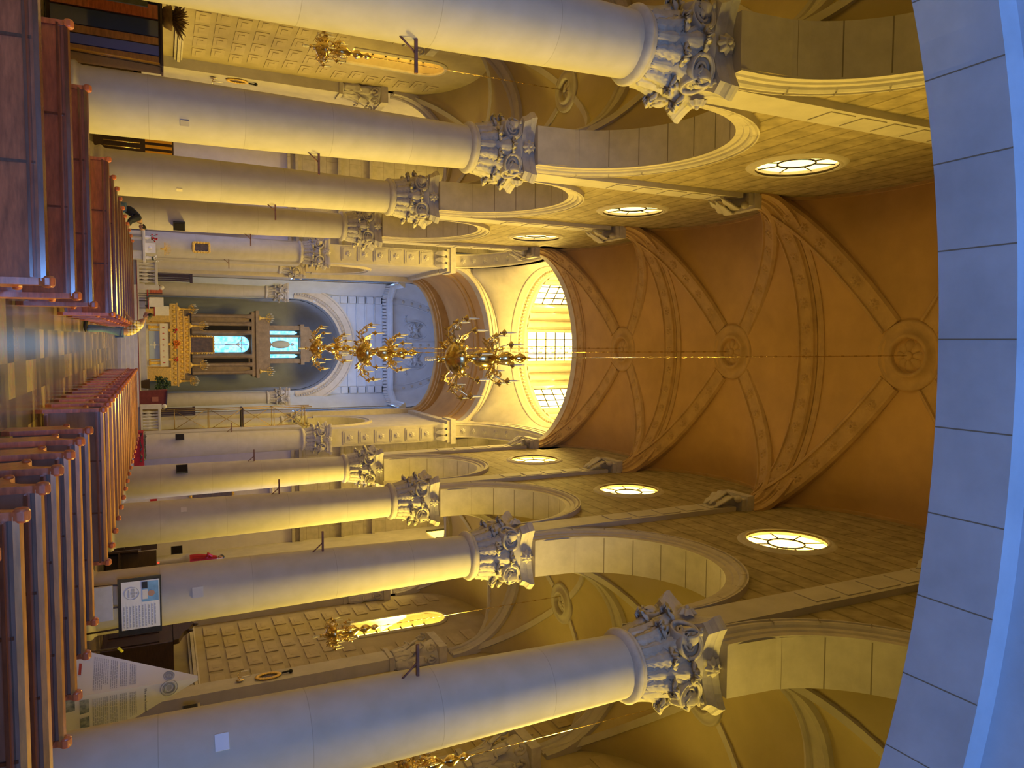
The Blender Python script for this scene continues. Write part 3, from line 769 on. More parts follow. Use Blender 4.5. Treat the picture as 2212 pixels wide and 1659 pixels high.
# pendentives up to the drum ring
DC=Vector((0,(YA+YB)/2+.2)); DR=4.25; ZR=20.25
hx,hy=NX+.02,(YB-YA)/2-.55
def pend(u,v):
    a=2*PI*u; ca,sa=cos(a),sin(a); k=min(hx/abs(ca) if abs(ca)>1e-6 else 1e9,hy/abs(sa) if abs(sa)>1e-6 else 1e9)
    px,py=ca*k,sa*k
    if abs(abs(px)-hx)<1e-4: z=ZSP+2.95*sqrt(max(0,1-(py/(hy+.25))**2))
    else: z=ZSP+2.85*sqrt(max(0,1-(px/(hx+.05))**2))
    tx,ty=DR*ca,DR*sa; q=v
    b=sin(PI*v)*.0
    return (DC.x+px*(1-q)**1.0+tx*(1-(1-q)**1.0),DC.y+py*(1-q)+ty*q,z+(ZR-z)*(q**1.25) )
mb=MB(); mb.grid(pend,120,10,True,cu=True); struct(mb.obj('ceiling_crossing',M_stone))
mb=MB(); mb.lathe([(DR+.35,ZR-.05),(DR+.02,ZR-.05),(DR-.05,ZR+.02),(DR-.05,ZR+.22),(DR-.16,ZR+.28),(DR-.16,ZR+.36),(DR-.08,ZR+.40),(DR-.08,ZR+.60),(DR-.26,ZR+.68),(DR-.28,ZR+.82),(DR+.2,ZR+.86)],DC.x,DC.y,96,cap=False)
for i in range(120):
    a=2*PI*i/120; M=Matrix.Translation((DC.x,DC.y,0))@Matrix.Rotation(a,4,'Z'); mb.box(DR-.24,DR-.1,-.045,.045,ZR+.46,ZR+.58,M)
trim(mb,M_ring)
# drum with eight windows
ZD0,ZD1=ZR+.85,26.4; DRI=DR+.0
dm=MB()
for i in range(8):
    ac=PI/2+i*PI/4; hw_=.205
    # wall segments between windows
    a0=ac+hw_; a1=ac+PI/4-hw_
    dm.grid(lambda u,v:(DC.x+DRI*cos(a0+(a1-a0)*u),DC.y+DRI*sin(a0+(a1-a0)*u),ZD0+(ZD1-ZD0)*v),6,1,True)
    dm.grid(lambda u,v:(DC.x+DRI*cos(ac-hw_+2*hw_*u),DC.y+DRI*sin(ac-hw_+2*hw_*u),ZD0+.25*v),6,1,True)
    dm.grid(lambda u,v:(DC.x+DRI*cos(ac-hw_+2*hw_*u),DC.y+DRI*sin(ac-hw_+2*hw_*u),24.6+(ZD1-24.6)*v),6,1,True)
    for s_ in (-1,1):
        aa=ac+s_*hw_; d=Vector((cos(aa),sin(aa))); p=DC+d*DRI; q=DC+d*(DRI+.4); dm.add([(p.x,p.y,ZD0),(q.x,q.y,ZD0),(q.x,q.y,24.6),(p.x,p.y,24.6)],[(0,1,2,3)])
        M=Matrix.Translation((DC.x,DC.y,0))@Matrix.Rotation(ac+s_*(hw_+.02),4,'Z'); dm.box(DRI-.10,DRI+.02,-.09,.09,ZD0,24.7,M)
    for s_ in (-.062,.062):
        aa=ac+PI/8+s_; dm.lathe([(.24,ZD0),(.24,ZD0+.1),(.19,ZD0+.16),(.17,24.6),(.25,24.8),(.25,25)],DC.x+(DRI-.12)*cos(aa),DC.y+(DRI-.12)*sin(aa),16)
dm.lathe([(DRI,25.0),(DRI-.4,25.05),(DRI-.4,25.3),(DRI-.1,25.4),(DRI-.1,26.3),(3.7,27.8),(2.4,29.0),(.9,29.6),(0,29.7)],DC.x,DC.y,64,cap=False)
struct(dm.obj('wall_drum',M_ring))
for i in range(8):
    ac=PI/2+i*PI/4; hw_=.205; g=bpy.data.objects.new('window_%d'%(17+i),None); C.objects.link(g); g['kind']='structure'; g.location=(DC.x,DC.y,0); g.rotation_euler=(0,0,ac)
    ww=DRI*sin(hw_); xx=DRI*cos(hw_)+.3; mb=MB(); mb.add([(xx,-ww-.05,ZD0),(xx,ww+.05,ZD0),(xx,ww+.05,24.65),(xx,-ww-.05,24.65)],[(3,2,1,0)]); mb.obj('pane',G_dr,g)
    mb=MB(); xx-=.06
    for j in range(5): y=-ww+2*ww*j/4; mb.box(xx-.02,xx+.02,y-.024,y+.024,ZD0,24.65)
    for j in range(6): z=ZD0+.25+j*.64; mb.box(xx-.02,xx+.02,-ww,ww,z-.024,z+.024)
    mb.obj('mullions',M_iron,g)

# transepts
for side in (-1,1):
    mb=MB(); x0,x1=sorted((side*5.27,side*10.4))
    mb.box(x0,x1,YA-.25,YA,ASP+2.2,19.5); mb.box(min(side*AX,side*10.4),max(side*AX,side*10.4),YA-.25,YA,0,ASP+2.4)
    mb.box(min(side*10.4,side*10.7),max(side*10.4,side*10.7),YA-.25,YB+1.5,0,19.5)
    mb.box(x0,x1,YA-.25,YB+1.5,19.3,19.6)
    struct(mb.obj('wall_transept_left' if side<0 else 'wall_transept_right',M_stone))
    # wall towards the choir with a white painted side altar
    mb=MB(); mb.box(min(side*5.42,side*10.4),max(side*5.42,side*10.4),YB+.45,YB+.75,0,7.9); struct(mb.obj('wall_chapel_left' if side<0 else 'wall_chapel_right',M_white))
    mb=MB(); mb.box(min(side*5.42,side*10.4),max(side*5.42,side*10.4),YB+.45,YB+.75,7.9,19.5); 
    for z in (7.9,8.3,10.5,12.2): mb.box(min(side*5.42,side*10.4),max(side*5.42,side*10.4),YB+.25,YB+.5,z,z+.16)
    struct(mb.obj('wall_chapel_upper_left' if side<0 else 'wall_chapel_upper_right',M_walls))
    g=bpy.data.objects.new('window_%d'%(25+(side>0)),None); C.objects.link(g); g['kind']='structure'  # added glowing pane, kept out of view, to light the upper crossing yellow
    mb=MB(); y0_,y1_=YA+1.2,YB-.8; xx=side*10.35; q=[(xx,y0_,15),(xx,y1_,15),(xx,y1_,18.8),(xx,y0_,18.8)]; mb.add(q,[(0,1,2,3) if side<0 else (3,2,1,0)]); mb.obj('pane',G_tr,g)
    mb=MB()
    for j in range(6): y=y0_+(y1_-y0_)*j/5; mb.box(min(xx,xx-side*.08),max(xx,xx-side*.08),y-.05,y+.05,15,18.8)
    mb.obj('mullions',M_iron,g)
for side in (-1,1):
    g=bpy.data.objects.new('window_%d'%(31+(side>0)),None); C.objects.link(g); g['kind']='structure'; xx=side*10.34  # added bluish pane hidden behind the columns to light the chapel wall
    mb=MB(); wy=30.3 if side>0 else 33.7; q=[(xx,wy,2.6),(xx,wy+2.5,2.6),(xx,wy+2.5,6.6),(xx,wy,6.6)]; mb.add(q,[(0,1,2,3) if side<0 else (3,2,1,0)]); mb.obj('pane',G_ch,g)
    mb=MB()
    for j in range(4): y=wy+2.5*j/3; mb.box(min(xx,xx-side*.06),max(xx,xx-side*.06),y-.04,y+.04,2.6,6.6)
    mb.obj('mullions',M_iron,g)
# choir: side walls with an arch, barrel vault
for side in (-1,1):
    mb=MB(); c=42.95
    pierced(mb,side*NX,side*NXO,YB+.45,46.4,archlow(c,2.5,10.1,2.5),lambda y:16.9,[],n=60,mi=0,jm=1)
    mb.box(min(side*4.15,side*NXO),max(side*4.15,side*NXO),46.9,50.0,.8,16.0)
    struct(mb.obj('wall_choir_left' if side<0 else 'wall_choir_right',[M_ring,M_ring]))
    mb=MB(); pts,sd=ell_path((side*NX,c-2.5),(side*NX,c+2.5),10.1,2.5,36); s_=-side
    mb.sweep([[p+Vector((1,0,0))*a+nr*b for a,b in ((0,0),(s_*.05,0),(s_*.06,.16),(s_*.12,.2),(s_*.12,.36),(0,.4))] for p,nr in pts]); trim(mb,M_ring)
    mb=MB(); mb.box(min(side*NX,side*(NX-.2)),max(side*NX,side*(NX-.2)),YB+.9,46.2,16.3,16.75); trim(mb,M_ring)
    # choir aisle behind the arch, with a sunlit window on the right
    mb=MB(); mb.box(min(side*8.5,side*8.8),max(side*8.5,side*8.8),YB+.7,50.2,0,13.2); mb.box(min(side*5.27,side*8.8),max(side*5.27,side*8.8),50.0,50.3,0,13.2); mb.box(min(side*5.27,side*8.8),max(side*5.27,side*8.8),YB+.7,50.3,13.0,13.2)
    struct(mb.obj('wall_sacristy_left' if side<0 else 'wall_sacristy_right',M_stone))
    g=bpy.data.objects.new('window_%d'%(27+(side>0)),None); C.objects.link(g); g['kind']='structure'
    mb=MB(); xx=side*8.45; q=[(xx,41.6,5.5),(xx,43.4,5.5),(xx,43.4,9.6),(xx,41.6,9.6)]; mb.add(q,[(0,1,2,3) if side<0 else (3,2,1,0)]); mb.obj('pane',G_rw if side>0 else G_ro,g)
    mb=MB()
    for j in range(4): y=41.6+1.8*j/3; mb.box(min(xx,xx-side*.08),max(xx,xx-side*.08),y-.04,y+.04,5.5,9.6)
    mb.obj('mullions',M_iron,g)
mb=MB(); mb.grid(lambda u,v:(-NX*cos(PI*u),YB+.4+(46.6-YB-.4)*v,ZSP+2.45*sin(PI*u)),36,4,True); struct(mb.obj('ceiling_choir',M_vault))
mb=MB()
for y,ri,pf in ((41.6,2.40,ribprof),(46.45,1.75,[(-.35,1.6),(-.35,.35),(-.28,.32),(-.26,.2),(-.18,.17),(-.14,.04),(-.1,0),(.3,0),(.3,1.6)])):
    arch(mb,(-NX+(.32 if y>45 else 0),y),(NX-(.32 if y>45 else 0),y),ZSP-(.2 if y>45 else 0),ri,pf,44)
trim(mb,M_rib)
mb=MB(); mb.box(-5.3,5.3,46.3,46.7,19.1,22); trim(mb,M_rib); mb=MB(); mb.box(-5.3,-4.1,46.2,46.9,0,16.7); mb.box(4.1,5.3,46.2,46.9,0,16.7); trim(mb,M_ring)

# ------------------------------------------------------------------ apse
AP=[(4.12,46.8),(4.12,48.9),(3.3,50.0),(-3.3,50.0),(-4.12,48.9),(-4.12,46.8)]
def apl(t):   # point along the plan polyline, 0..1
    segs=[(Vector(AP[i]),Vector(AP[i+1])) for i in range(5)]; Ls=[(b-a).length for a,b in segs]; d=t*sum(Ls)
    for (a,b),L in zip(segs,Ls):
        if d<=L+1e-6: return a+(b-a)*(d/L)
        d-=L
    return Vector(AP[-1])
mb=MB()  # back wall with arch
zs,rr=9.75,3.05
def aw(y):
    return zs+rr*sqrt(max(0,1-(y/rr)**2)) if abs(y)<rr else zs
pierced(mb,50.0,51.0,-3.35,3.35,lambda x:aw(x) if abs(x)<rr else 8.9,lambda x:16.0,[],n=80,axis='y')
for s_ in (-1,1):
    mb.add([(s_*3.3,50.0,.8),(s_*4.12,48.9,.8),(s_*4.12,48.9,16),(s_*3.3,50.0,16)],[(0,1,2,3)]); mb.box(min(s_*3.02,s_*3.4),max(s_*3.02,s_*3.4),50.25,51.0,.8,9.0)
# horizontal courses and ornaments above the arch
for z in (13.25,13.85,14.45,15.05,15.6):
    for a,b in ((-3.3,3.3),):
        mb.box(a,b,49.93,50.02,z,z+.07)
for x in (-3.05,3.05):
    for i in range(8):
        z=11.0+i*.6; mb.box(x-.22,x+.22,49.93,50.02,z,z+.5)
struct(mb.obj('wall_apse',M_apse))
mb=MB()
pts,sd=ell_path((-rr,50.0),(rr,50.0),zs,rr,60)
pr=[(0,0),(-.0,.0),(-.05,0),(-.05,.16),(-.10,.18),(-.10,.36),(-.14,.4),(-.14,.78),(-.2,.82),(-.2,.92),(0,.95)]
mb.sweep([[p+Vector((0,1,0))*a+nr*b for a,b in pr] for p,nr in pts])
for i in range(64):
    a=PI*(i+.5)/64; p=Vector((0,49.86,zs))+Vector((cos(a),0,sin(a)))*(rr+.28); M=Matrix.Translation(p)@Matrix.Rotation(-a,4,'Y'); mb.box(-.06,.06,-.05,.05,-.04,.04,M)
trim(mb,M_ring)
# cornice with hanging scallops, then the half dome
mb=MB(); N=120
prof=[(0,0),(.10,.02),(.14,.12),(.22,.18),(.26,.30),(.34,.34),(.34,.44),(0,.46)]
rings=[]
for i in range(N+1):
    t=i/N; p=apl(t); a=apl(min(1,t+.004))-apl(max(0,t-.004)); n=Vector((a.y,-a.x)).normalized()
    if (Vector((0,47))-p).dot(n)<0: n=-n
    rings.append([(p.x+n.x*q,p.y+n.y*q,15.9+z) for q,z in prof])
mb.sweep(rings,smooth=False)
for i in range(60):
    t=(i+.5)/60; p=apl(t); a=apl(min(1,t+.004))-apl(max(0,t-.004)); a.normalize(); n=Vector((a.y,-a.x))
    if (Vector((0,47))-p).dot(n)<0: n=-n
    q=[]
    for j in range(9):
        b=PI*j/8; q.append((cos(b)*.085,-.30*(sin(b)**.7)))
    mb.prism(q,lambda x,z:(p.x+a.x*x+n.x*.10,p.y+a.y*x+n.y*.10,15.93+z),lambda x,z:(p.x+a.x*x+n.x*.16,p.y+a.y*x+n.y*.16,15.93+z))
trim(mb,M_apse)
DA=Vector((0,46.8))
def dome(t,v,off=0):
    p=apl(t); f=cos(PI/2*v); q=DA+(p-DA)*(f*.985); z=16.34+4.1*sin(PI/2*v)
    return Vector((q.x,q.y,z))
def dome_n(t,v):
    a=dome(min(1,t+.01),v)-dome(max(0,t-.01),v); b=dome(t,min(1,v+.01))-dome(t,max(0,v-.01)); n=a.cross(b).normalized()
    if n.dot(Vector((0,46.8,16))-dome(t,v))<0: n=-n
    return n
mb=MB(); mb.grid(lambda u,v:dome(u,v),60,20,True)
struct(mb.obj('ceiling_apse',M_apse))
for t in (.5,.27,.73):
    mb=MB(); rings=[]
    for i in range(19):
        v=i/20; p=dome(t,v); n=dome_n(t,v); a=(dome(min(1,t+.01),v)-dome(max(0,t-.01),v)).normalized(); s_=1-.5*v
        rings.append([p+a*x*s_+n*y for x,y in ((-.30,-.02),(-.30,.05),(-.24,.08),(-.2,.05),(.2,.05),(.24,.08),(.30,.05),(.30,-.02))])
    mb.sweep(rings); tr=trim(mb,M_apse)
    for i in range(1,9):
        v=.03+i*.095; put_ros(tr,dome(t,v)+dome_n(t,v)*.055,dome_n(t,v),ROS2,.8)
# oval medallions with winged heads
def medallion(t,v,label):
    p=dome(t,v); n=dome_n(t,v); g=thing('medallion',label,'relief',p,0,'winged head medallions on the apse dome')
    up=(dome(t,v+.02)-dome(t,v-.02)).normalized(); rt=up.cross(n).normalized(); up=n.cross(rt)
    g.rotation_mode='QUATERNION'; g.rotation_quaternion=Matrix((rt,up,n)).transposed().to_quaternion()
    m=MB(); m.tube([(.62*cos(a),.86*sin(a),.03) for a in [2*PI*i/48 for i in range(48)]],.045,6,closed=True); m.tube([(.52*cos(a),.75*sin(a),.03) for a in [2*PI*i/48 for i in range(48)]],.022,5,closed=True); m.obj('oval_frame',M_apse,g)
    m=MB(); m.sphere((0,.02,.06),(.15,.19,.12),14,10); m.sphere((0,-.02,.16),(.025,.04,.03),8,6); m.sphere((-.05,.04,.15),.018,6,5); m.sphere((.05,.04,.15),.018,6,5); m.obj('head',M_apse,g)
    m=MB()
    for s_ in (-1,1):
        for a0,L in ((.95,.55),(.55,.48),(-.35,.42),(-.8,.6)):
            for j in range(3):
                aa=a0+.1*j; m.shell(lambda u,v:(s_*(.08+(L-.06*j)*u*cos(aa)+(v-.5)*.16*sin(aa)*(1-u*.5)),.0+(L-.06*j)*u*sin(aa)+(v-.5)*.16*cos(aa)*(1-u*.5),.07+.05*sin(PI*u)-.01*j),6,4,.03)
    m.obj('wings',M_apse,g)
    m=MB(); random.seed(3)
    for q in range(9): m.sphere((random.uniform(-.3,.3),-.35+random.uniform(-.12,.12),.04),(.12,.09,.06),8,6)
    m.obj('cloud',M_apse,g); return g
medallion(.415,.26,'right oval plaster medallion of a winged head on the apse dome'); medallion(.585,.26,'left oval plaster medallion of a winged head on the apse dome')
for t,v in ((.36,.13),(.47,.13),(.53,.13),(.64,.13),(.415,.52),(.585,.52)):
    m=MB(); p=dome(t,v); n=dome_n(t,v); up=Vector((0,0,1)); up=(up-n*up.dot(n)).normalized(); rt=up.cross(n); Mx=Matrix((rt,up,n)).transposed().to_4x4(); Mx.translation=p
    for s_ in (-1,1):
        sp=[Mx@Vector((s_*(.06+.26*i/24-.10*(i/24)**2+.10*cos(i*.35)*(1-i/28)),.02+.22*i/24+.10*sin(i*.35)*(1-i/28),.03)) for i in range(24)]
        m.tube(sp,[.05*(1-.5*i/24) for i in range(24)],6)
        for i in (4,9,14,19): m.sphere(sp[i],(.055,.055,.05),7,5)
    trim(m,M_apse)
for side in (-1,1):
    g=bpy.data.objects.new('window_%d'%(29+(side>0)),None); C.objects.link(g); g['kind']='structure'  # added glowing slit, hidden by the jamb, to light the apse blue
    mb=MB(); x=side*4.11; q=[(x,46.95,9.2),(x,47.6,9.2),(x,47.6,15.6),(x,46.95,15.6)]; mb.add(q,[(0,1,2,3) if side<0 else (3,2,1,0)]); mb.obj('pane',G_ap,g)
    mb=MB()
    for j in range(3): y=46.95+.65*j/2; mb.box(min(x,x-side*.03),max(x,x-side*.03),y-.02,y+.02,9.2,15.6)
    mb.obj('mullions',M_iron,g)
# chancel niche behind the arch
mb=MB(); mb.grid(lambda u,v:(-3.0*cos(PI*u),51.0+3.6*sin(PI*u),.8+9.0*v),28,2,True)
mb.grid(lambda u,v:(-3.0*cos(PI*u)*cos(PI/2*v),51.0+3.6*sin(PI*u)*cos(PI/2*v),9.8+3.0*sin(PI/2*v)),28,10,True)
struct(mb.obj('wall_chancel_niche',M_apse))
# engaged columns carrying the chancel arch
for side,lab in ((-1,'slim left column carrying the chancel arch, blue lit edge beside the altar'),(1,'slim right column carrying the chancel arch, in grey shade')):
    t=dup(first,(side*3.48,49.75,.0),0,lab,'columns of the chancel arch'); t.scale=(.86,.86,.955)

# ------------------------------------------------------------------ sanctuary platform, steps, rails
mb=MB(); mb.box(-5.2,5.2,41.0,51.0,0,.8); mb.box(-3.4,3.4,45.4,51.0,.8,1.08)
for i in range(5): mb.box(-3.0,3.0,38.6+i*.48,41.1,0,.16*(i+1)-.0005)
struct(mb.obj('floor_sanctuary',mat('pale_marble',(.52,.50,.52),.3,var=.15,scale=2)))
mb=MB(); mb.box(-5.2,5.2,40.93,41.25,.8,.83); tag(mb.obj('carpet_runner',M_purple),'thin dark red carpet strip along the edge of the sanctuary platform','carpet')
def balustrade(x0,x1,label,col):
    t=thing('balustrade',label,'balustrade',((x0+x1)/2,41.5,.8),0,'white rails at the sanctuary edge'); L=(x1-x0)/2
    m=MB(); m.box(-L,L,-.12,.12,.82,.95); m.obj('top_rail',col,t,bevel=.02)
    m=MB(); m.box(-L,L,-.12,.12,0,.12); m.obj('bottom_rail',col,t)
    n=6
    for i in range(n):
        x=-L+.22+(2*L-.44)*i/(n-1); m=MB(); m.lathe([(.05,.12),(.07,.16),(.045,.2),(.09,.36),(.08,.44),(.035,.55),(.05,.62),(.04,.7),(.07,.78),(.07,.82)],x,0,12); m.obj('baluster',col,t)
    for x in (-L-.06,L+.06):
        m=MB(); m.box(x-.12,x+.12,-.14,.14,0,1.0); m.sphere((x,0,1.12),.12,12,8); m.obj('post',col,t)
M_rail=mat('white_marble_rail',(.66,.64,.60),.5,var=.1,scale=5)
balustrade(-4.35,-3.0,'white stone rail on the left edge of the sanctuary, ball finials',M_rail)
balustrade(3.15,4.4,'white stone rail on the right edge of the sanctuary, beside the red lectern',M_rail)

# ------------------------------------------------------------------ pews
def pew_end(x,t,name='end_panel'):
    pr=[(-.02,0),(.42,0),(.44,.05),(.40,.30),(.42,.58),(.47,.62),(.49,.66),(.46,.70),(.40,.71),(.30,.69),(.16,.72),(.07,.80),(.03,.90),(.03,.97),(.0,1.015),(-.05,1.02),(-.09,.985),(-.09,.94),(-.06,.90),(-.05,.6),(-.06,.1)]
    m=MB(); m.prism(pr,lambda y,z:(x-.03,y,z),lambda y,z:(x+.03,y,z))
    for yy,zz,r in ((-.035,.965,.052),(.43,.665,.042)): m.lathe([(0,-.055),(r*.8,-.05),(r,-.03),(r,.03),(r*.8,.05),(0,.055)],seg=16,M=Matrix.Translation((x,yy,zz))@Matrix.Rotation(PI/2,4,'Y'))
    return m.obj(name,M_wood,t,bevel=.006)
def make_pew(L,label,loc,group,pm,rm):
    t=thing('pew',label,'pew',loc,0,group)
    m=MB(); m.prism([(-.045,.93),(-.01,.93),(.05,.42),(.05,.12),(.015,.12),(.015,.42)],lambda y,z:(0,y,z),lambda y,z:(L,y,z)); m.obj('backrest',pm,t)
    m=MB(); m.prism([(-.075,.915),(-.07,.955),(-.03,.972),(.01,.955),(.015,.915)],lambda y,z:(0,y,z),lambda y,z:(L,y,z)); m.obj('top_rail',rm,t)
    m=MB(); m.prism([(-.15,.845),(-.15,.87),(-.04,.885),(-.04,.845)],lambda y,z:(.03,y,z),lambda y,z:(L-.03,y,z)); m.obj('book_ledge',M_woodd,t)
    m=MB(); m.box(.02,L-.02,.02,.46,.42,.46); m.obj('seat',M_seat,t,bevel=.01)
    m=MB(); m.box(.02,L-.02,-.46,-.30,.17,.21); m.obj('kneeler',M_woodd,t)
    for x in (L*.33,L*.67): m=MB(); m.box(x-.012,x+.012,-.052,.05,.14,.9); m.box(x-.02,x+.02,.02,.40,0,.42); m.box(x-.02,x+.02,-.44,-.04,.1,.17); m.obj('brace',M_woodd,t)
    pew_end(.0,t); pew_end(L,t)
    return t
LY=[7.65,10.05,12.45,17.1,18.9,20.3,21.7,23.2,24.7,26.2,27.7,29.2,30.7]
RY=[4.9,5.95,6.95,7.85,8.85,9.95,11.1]
RY2=[13.9+1.12*i for i in range(17)]
nth=['nearest','second','third','fourth','fifth','sixth','seventh','eighth','ninth','tenth','eleventh','twelfth','thirteenth','fourteenth','fifteenth','sixteenth','farthest']
pL=None
for i,y in enumerate(LY):
    n=nth[i] if i<len(LY)-1 else 'farthest'
    lab='%s pew on the left of the aisle, counted from the camera, plain red-brown back'%n if i else 'nearest left pew, broad red panel back filling the corner of view'
    if pL is None: pL=make_pew(3.1,lab,(-3.93,y,0),'wooden pews left of the aisle',M_wood,M_woodd)
    else: dup(pL,(-3.93,y,0),0,lab,'wooden pews left of the aisle')
pR=None
for i,y in enumerate(RY):
    n=nth[i]; lab='%s pew of the near block right of the aisle, rounded end, sunlit amber top rail'%(n if i<6 else 'last')
    if pR is None: pR=make_pew(2.56,lab,(.87,y,0),'wooden pews in the near right block',M_seat,M_wooda)
    else: dup(pR,(.87,y,0),0,lab,'wooden pews in the near right block')
for i,y in enumerate(RY2):
    lab='%s pew of the far block right of the aisle, sunlit amber rail'%nth[i]
    if i==0: lab='front pew of the far right block, wide plain brown back facing the gap'
    dup(pR,(.84,y,0),0,lab,'wooden pews in the far right block')

# ------------------------------------------------------------------ chandeliers
def lathe_mesh(name,prof,m_,seg=24): m=MB(); m.lathe(prof,seg=seg); return keep(m,name,m_)
def arm_mesh(R,z0,z1,sc=1):
    m=MB(); p=[]
    for i in range(26):
        t=i/25; x=.10+(R-.10)*t; z=z0+(z1-z0)*t-.20*sc*sin(PI*t)*(1-.25*t)+.05*sin(2*PI*t); p.append((x,0,z))
    m.tube(p,[.017*(1.1-.3*i/25) for i in range(26)],6)
    sp=[(R-.16+.075*cos(a)*(1-a/20),0,z1-.13+.075*sin(a)*(1-a/20)) for a in [i*.36 for i in range(30)]]; m.tube(sp,.011,5)
    sp=[(.30+.07*cos(a)*(1-a/18),0,z0-.02+.07*sin(a)*(1-a/18)) for a in [i*.36 for i in range(26)]]; m.tube(sp,.012,5)
    for q in (.35,.55,.75):
        i=int(q*25); x,_,z=p[i]; m.shell(lambda u,v:(x-.05+.12*v,(u-.5)*.07*sin(PI*(.1+.85*v)),z-.02-.07*v*v),3,5,.006)
    m.tube([(R,0,z1-.05),(R,0,z1)],.02,6)
    return m
def chandelier(name,label,loc,ztop,scale=1.0,group='brass chandeliers',tiers=((10,.76,.42,.72,1),(8,.50,1.05,1.50,.7))):
    t=thing(name,label,'chandelier',loc,0,group); t.scale=(scale,)*3
    m=MB(); m.lathe([(0,.28),(.02,.30),(.05,.33),(.03,.37),(.10,.40),(.22,.46),(.31,.55),(.34,.64),(.33,.68),(.29,.70),(.10,.71)],seg=32); m.obj('bowl',M_gold,t)
    m=MB(); m.lathe([(.10,.71),(.13,.76),(.08,.84),(.06,.92),(.12,.98),(.16,1.06),(.19,1.16),(.17,1.28),(.08,1.38),(.05,1.46),(.07,1.50),(.12,1.56),(.13,1.66),(.09,1.74),(.04,1.80),(.07,1.86),(.10,1.93),(.07,2.0),(.02,2.06),(.015,2.15)],seg=24); m.obj('stem',M_gold,t)
    m=MB(); m.lathe([(.0,.20),(.05,.215),(.065,.24),(.05,.27),(.015,.285)],seg=16); m.obj('finial',M_gold,t)
    m=MB()
    m.tube([(.030*cos(i*.7),.030*sin(i*.7),.0+.165*i/44) for i in range(45)],.013,5); m.tube([(0,0,.16),(0,0,.21)],.02,8); m.obj('spiral_bulb',M_candle,t)
    m=MB(); zt=(ztop-loc[2])/scale; n=int((zt-2.1)/.22)
    m.tube([(0,0,2.1),(0,0,zt)],.008,5)
    for i in range(n):
        z=2.15+i*.22
        m.tube([(.016*cos(a)*(1 if i%2 else 0.4),.016*cos(a)*(0.4 if i%2 else 1),z+.07*sin(a)) for a in [2*PI*k/8 for k in range(8)]],.005,4,closed=True)
    m.obj('chain',M_gold,t)
    for (n,R,z0,z1,sc) in tiers:
        key=(n,R,z0,z1)
        if key not in ARM: 
            ARM[key]=keep(arm_mesh(R,z0+.28,z1,sc),'arm',M_gold)
        for i in range(n):
            a=2*PI*(i+.3)/n; o=bpy.data.objects.new('arm',ARM[key]); C.objects.link(o); o.parent=t; o.rotation_euler=(0,0,a)
            c=bpy.data.objects.new('candle_cup',CUP); C.objects.link(c); c.parent=o; c.location=(R,0,z1)
            c=bpy.data.objects.new('candle',CAND); C.objects.link(c); c.parent=o; c.location=(R,0,z1+.05)
    return t
ARM={}
CUP=lathe_mesh('candle_cup',[(.0,-.04),(.02,-.03),(.03,0),(.065,.03),(.07,.04),(.03,.035),(.03,.07),(0,.07)],M_gold,16)
CAND=lathe_mesh('candle',[(.02,0),(.02,.17),(.014,.18),(.008,.19),(.013,.215),(.004,.245),(0,.25)],M_candle,10)
chandelier('chandelier','large brass chandelier nearest the camera, hanging before the bright drum windows',(.0,12.83,6.2),19.35)
chandelier('chandelier','middle of three nave chandeliers, golden, hanging before the blue apse wall',(.0,19.41,6.12),19.35)
chandelier('chandelier','farthest of three nave chandeliers, overlapping the chancel arch',(-.05,25.99,6.1),19.35)
sm=((8,.46,.42,.60,.6),(5,.28,.85,1.0,.5))
chandelier('chandelier','small brass chandelier in the left aisle before its window',(-7.73,19.41,5.2),12.8,.86,'small aisle chandeliers',sm)
chandelier('chandelier','small brass chandelier in the right aisle before its bright window',(7.5,19.41,5.3),12.8,.86,'small aisle chandeliers',sm)
chandelier('chandelier','small brass chandelier half hidden behind the nearest right column',(7.70,12.83,5.3),12.8,.86,'small aisle chandeliers',sm)

# ------------------------------------------------------------------ things fixed to the columns
def bracket(side,y,label,z=4.93):
    t=thing('wall_bracket',label,'bracket',(side*4.30,y,z),0,'rusty steel brackets on the columns')
    s_=-side
    m=MB(); m.box(-.02,.02,-.02,.02,-.50,.02); m.obj('upright',M_steel,t)
    m=MB(); m.box(min(0,s_*.48),max(0,s_*.48),-.02,.02,-.02,.02); m.obj('arm',M_steel,t)
    m=MB(); m.bar((0,0,-.26),(s_*.22,0,-.01),.015,5); m.obj('brace',M_steel,t)
bn={-1:'left',1:'right'}
for side in (-1,1):
    for k in range(4): bracket(side,yc(k)-.10,'small rusty steel bracket on the inner side of the %s %s column'%(ordn[k],bn[side]))
    bracket(side,YB-.5,'small rusty steel bracket on the %s crossing pier, farthest on that side'%bn[side])
def speaker(loc,rz,label,wall=False):
    t=thing('loudspeaker',label,'loudspeaker',loc,rz,'black loudspeakers')
    m=MB(); m.prism([(-.11,-.12),(.11,-.12),(.15,.12),(-.15,.12)],lambda x,y:(x,-y,-.19),lambda x,y:(x,-y,.19)); m.obj('cabinet',M_black,t,bevel=.01)
    m=MB(); m.box(-.12,.12,-.135,-.12,-.16,.16); m.obj('grille',M_dark,t)
    m=MB(); m.bar((0,.1,0),(0,.42,0),.02,6); m.obj('mount',M_iron,t)
speaker((-4.34,yc(3)-.52,2.5),.5,'black loudspeaker on the fourth left column, lit pale patch beside it')
speaker((4.34,yc(3)-.52,2.42),-.5,'black loudspeaker on the fourth right column')
speaker((4.35,YB-1.1,2.55),-.3,'black loudspeaker on the right crossing pier above the red cloth')
speaker((7.4,yc(3)+.0,2.2),-.4,'black loudspeaker in the right aisle beside the red statue')
speaker((-9.78,24.3,2.2),1.3,'black loudspeaker in the left aisle above the amber pole')
speaker((9.78,21.3,2.35),-1.3,'black loudspeaker in the right aisle just behind the printed pyramid')
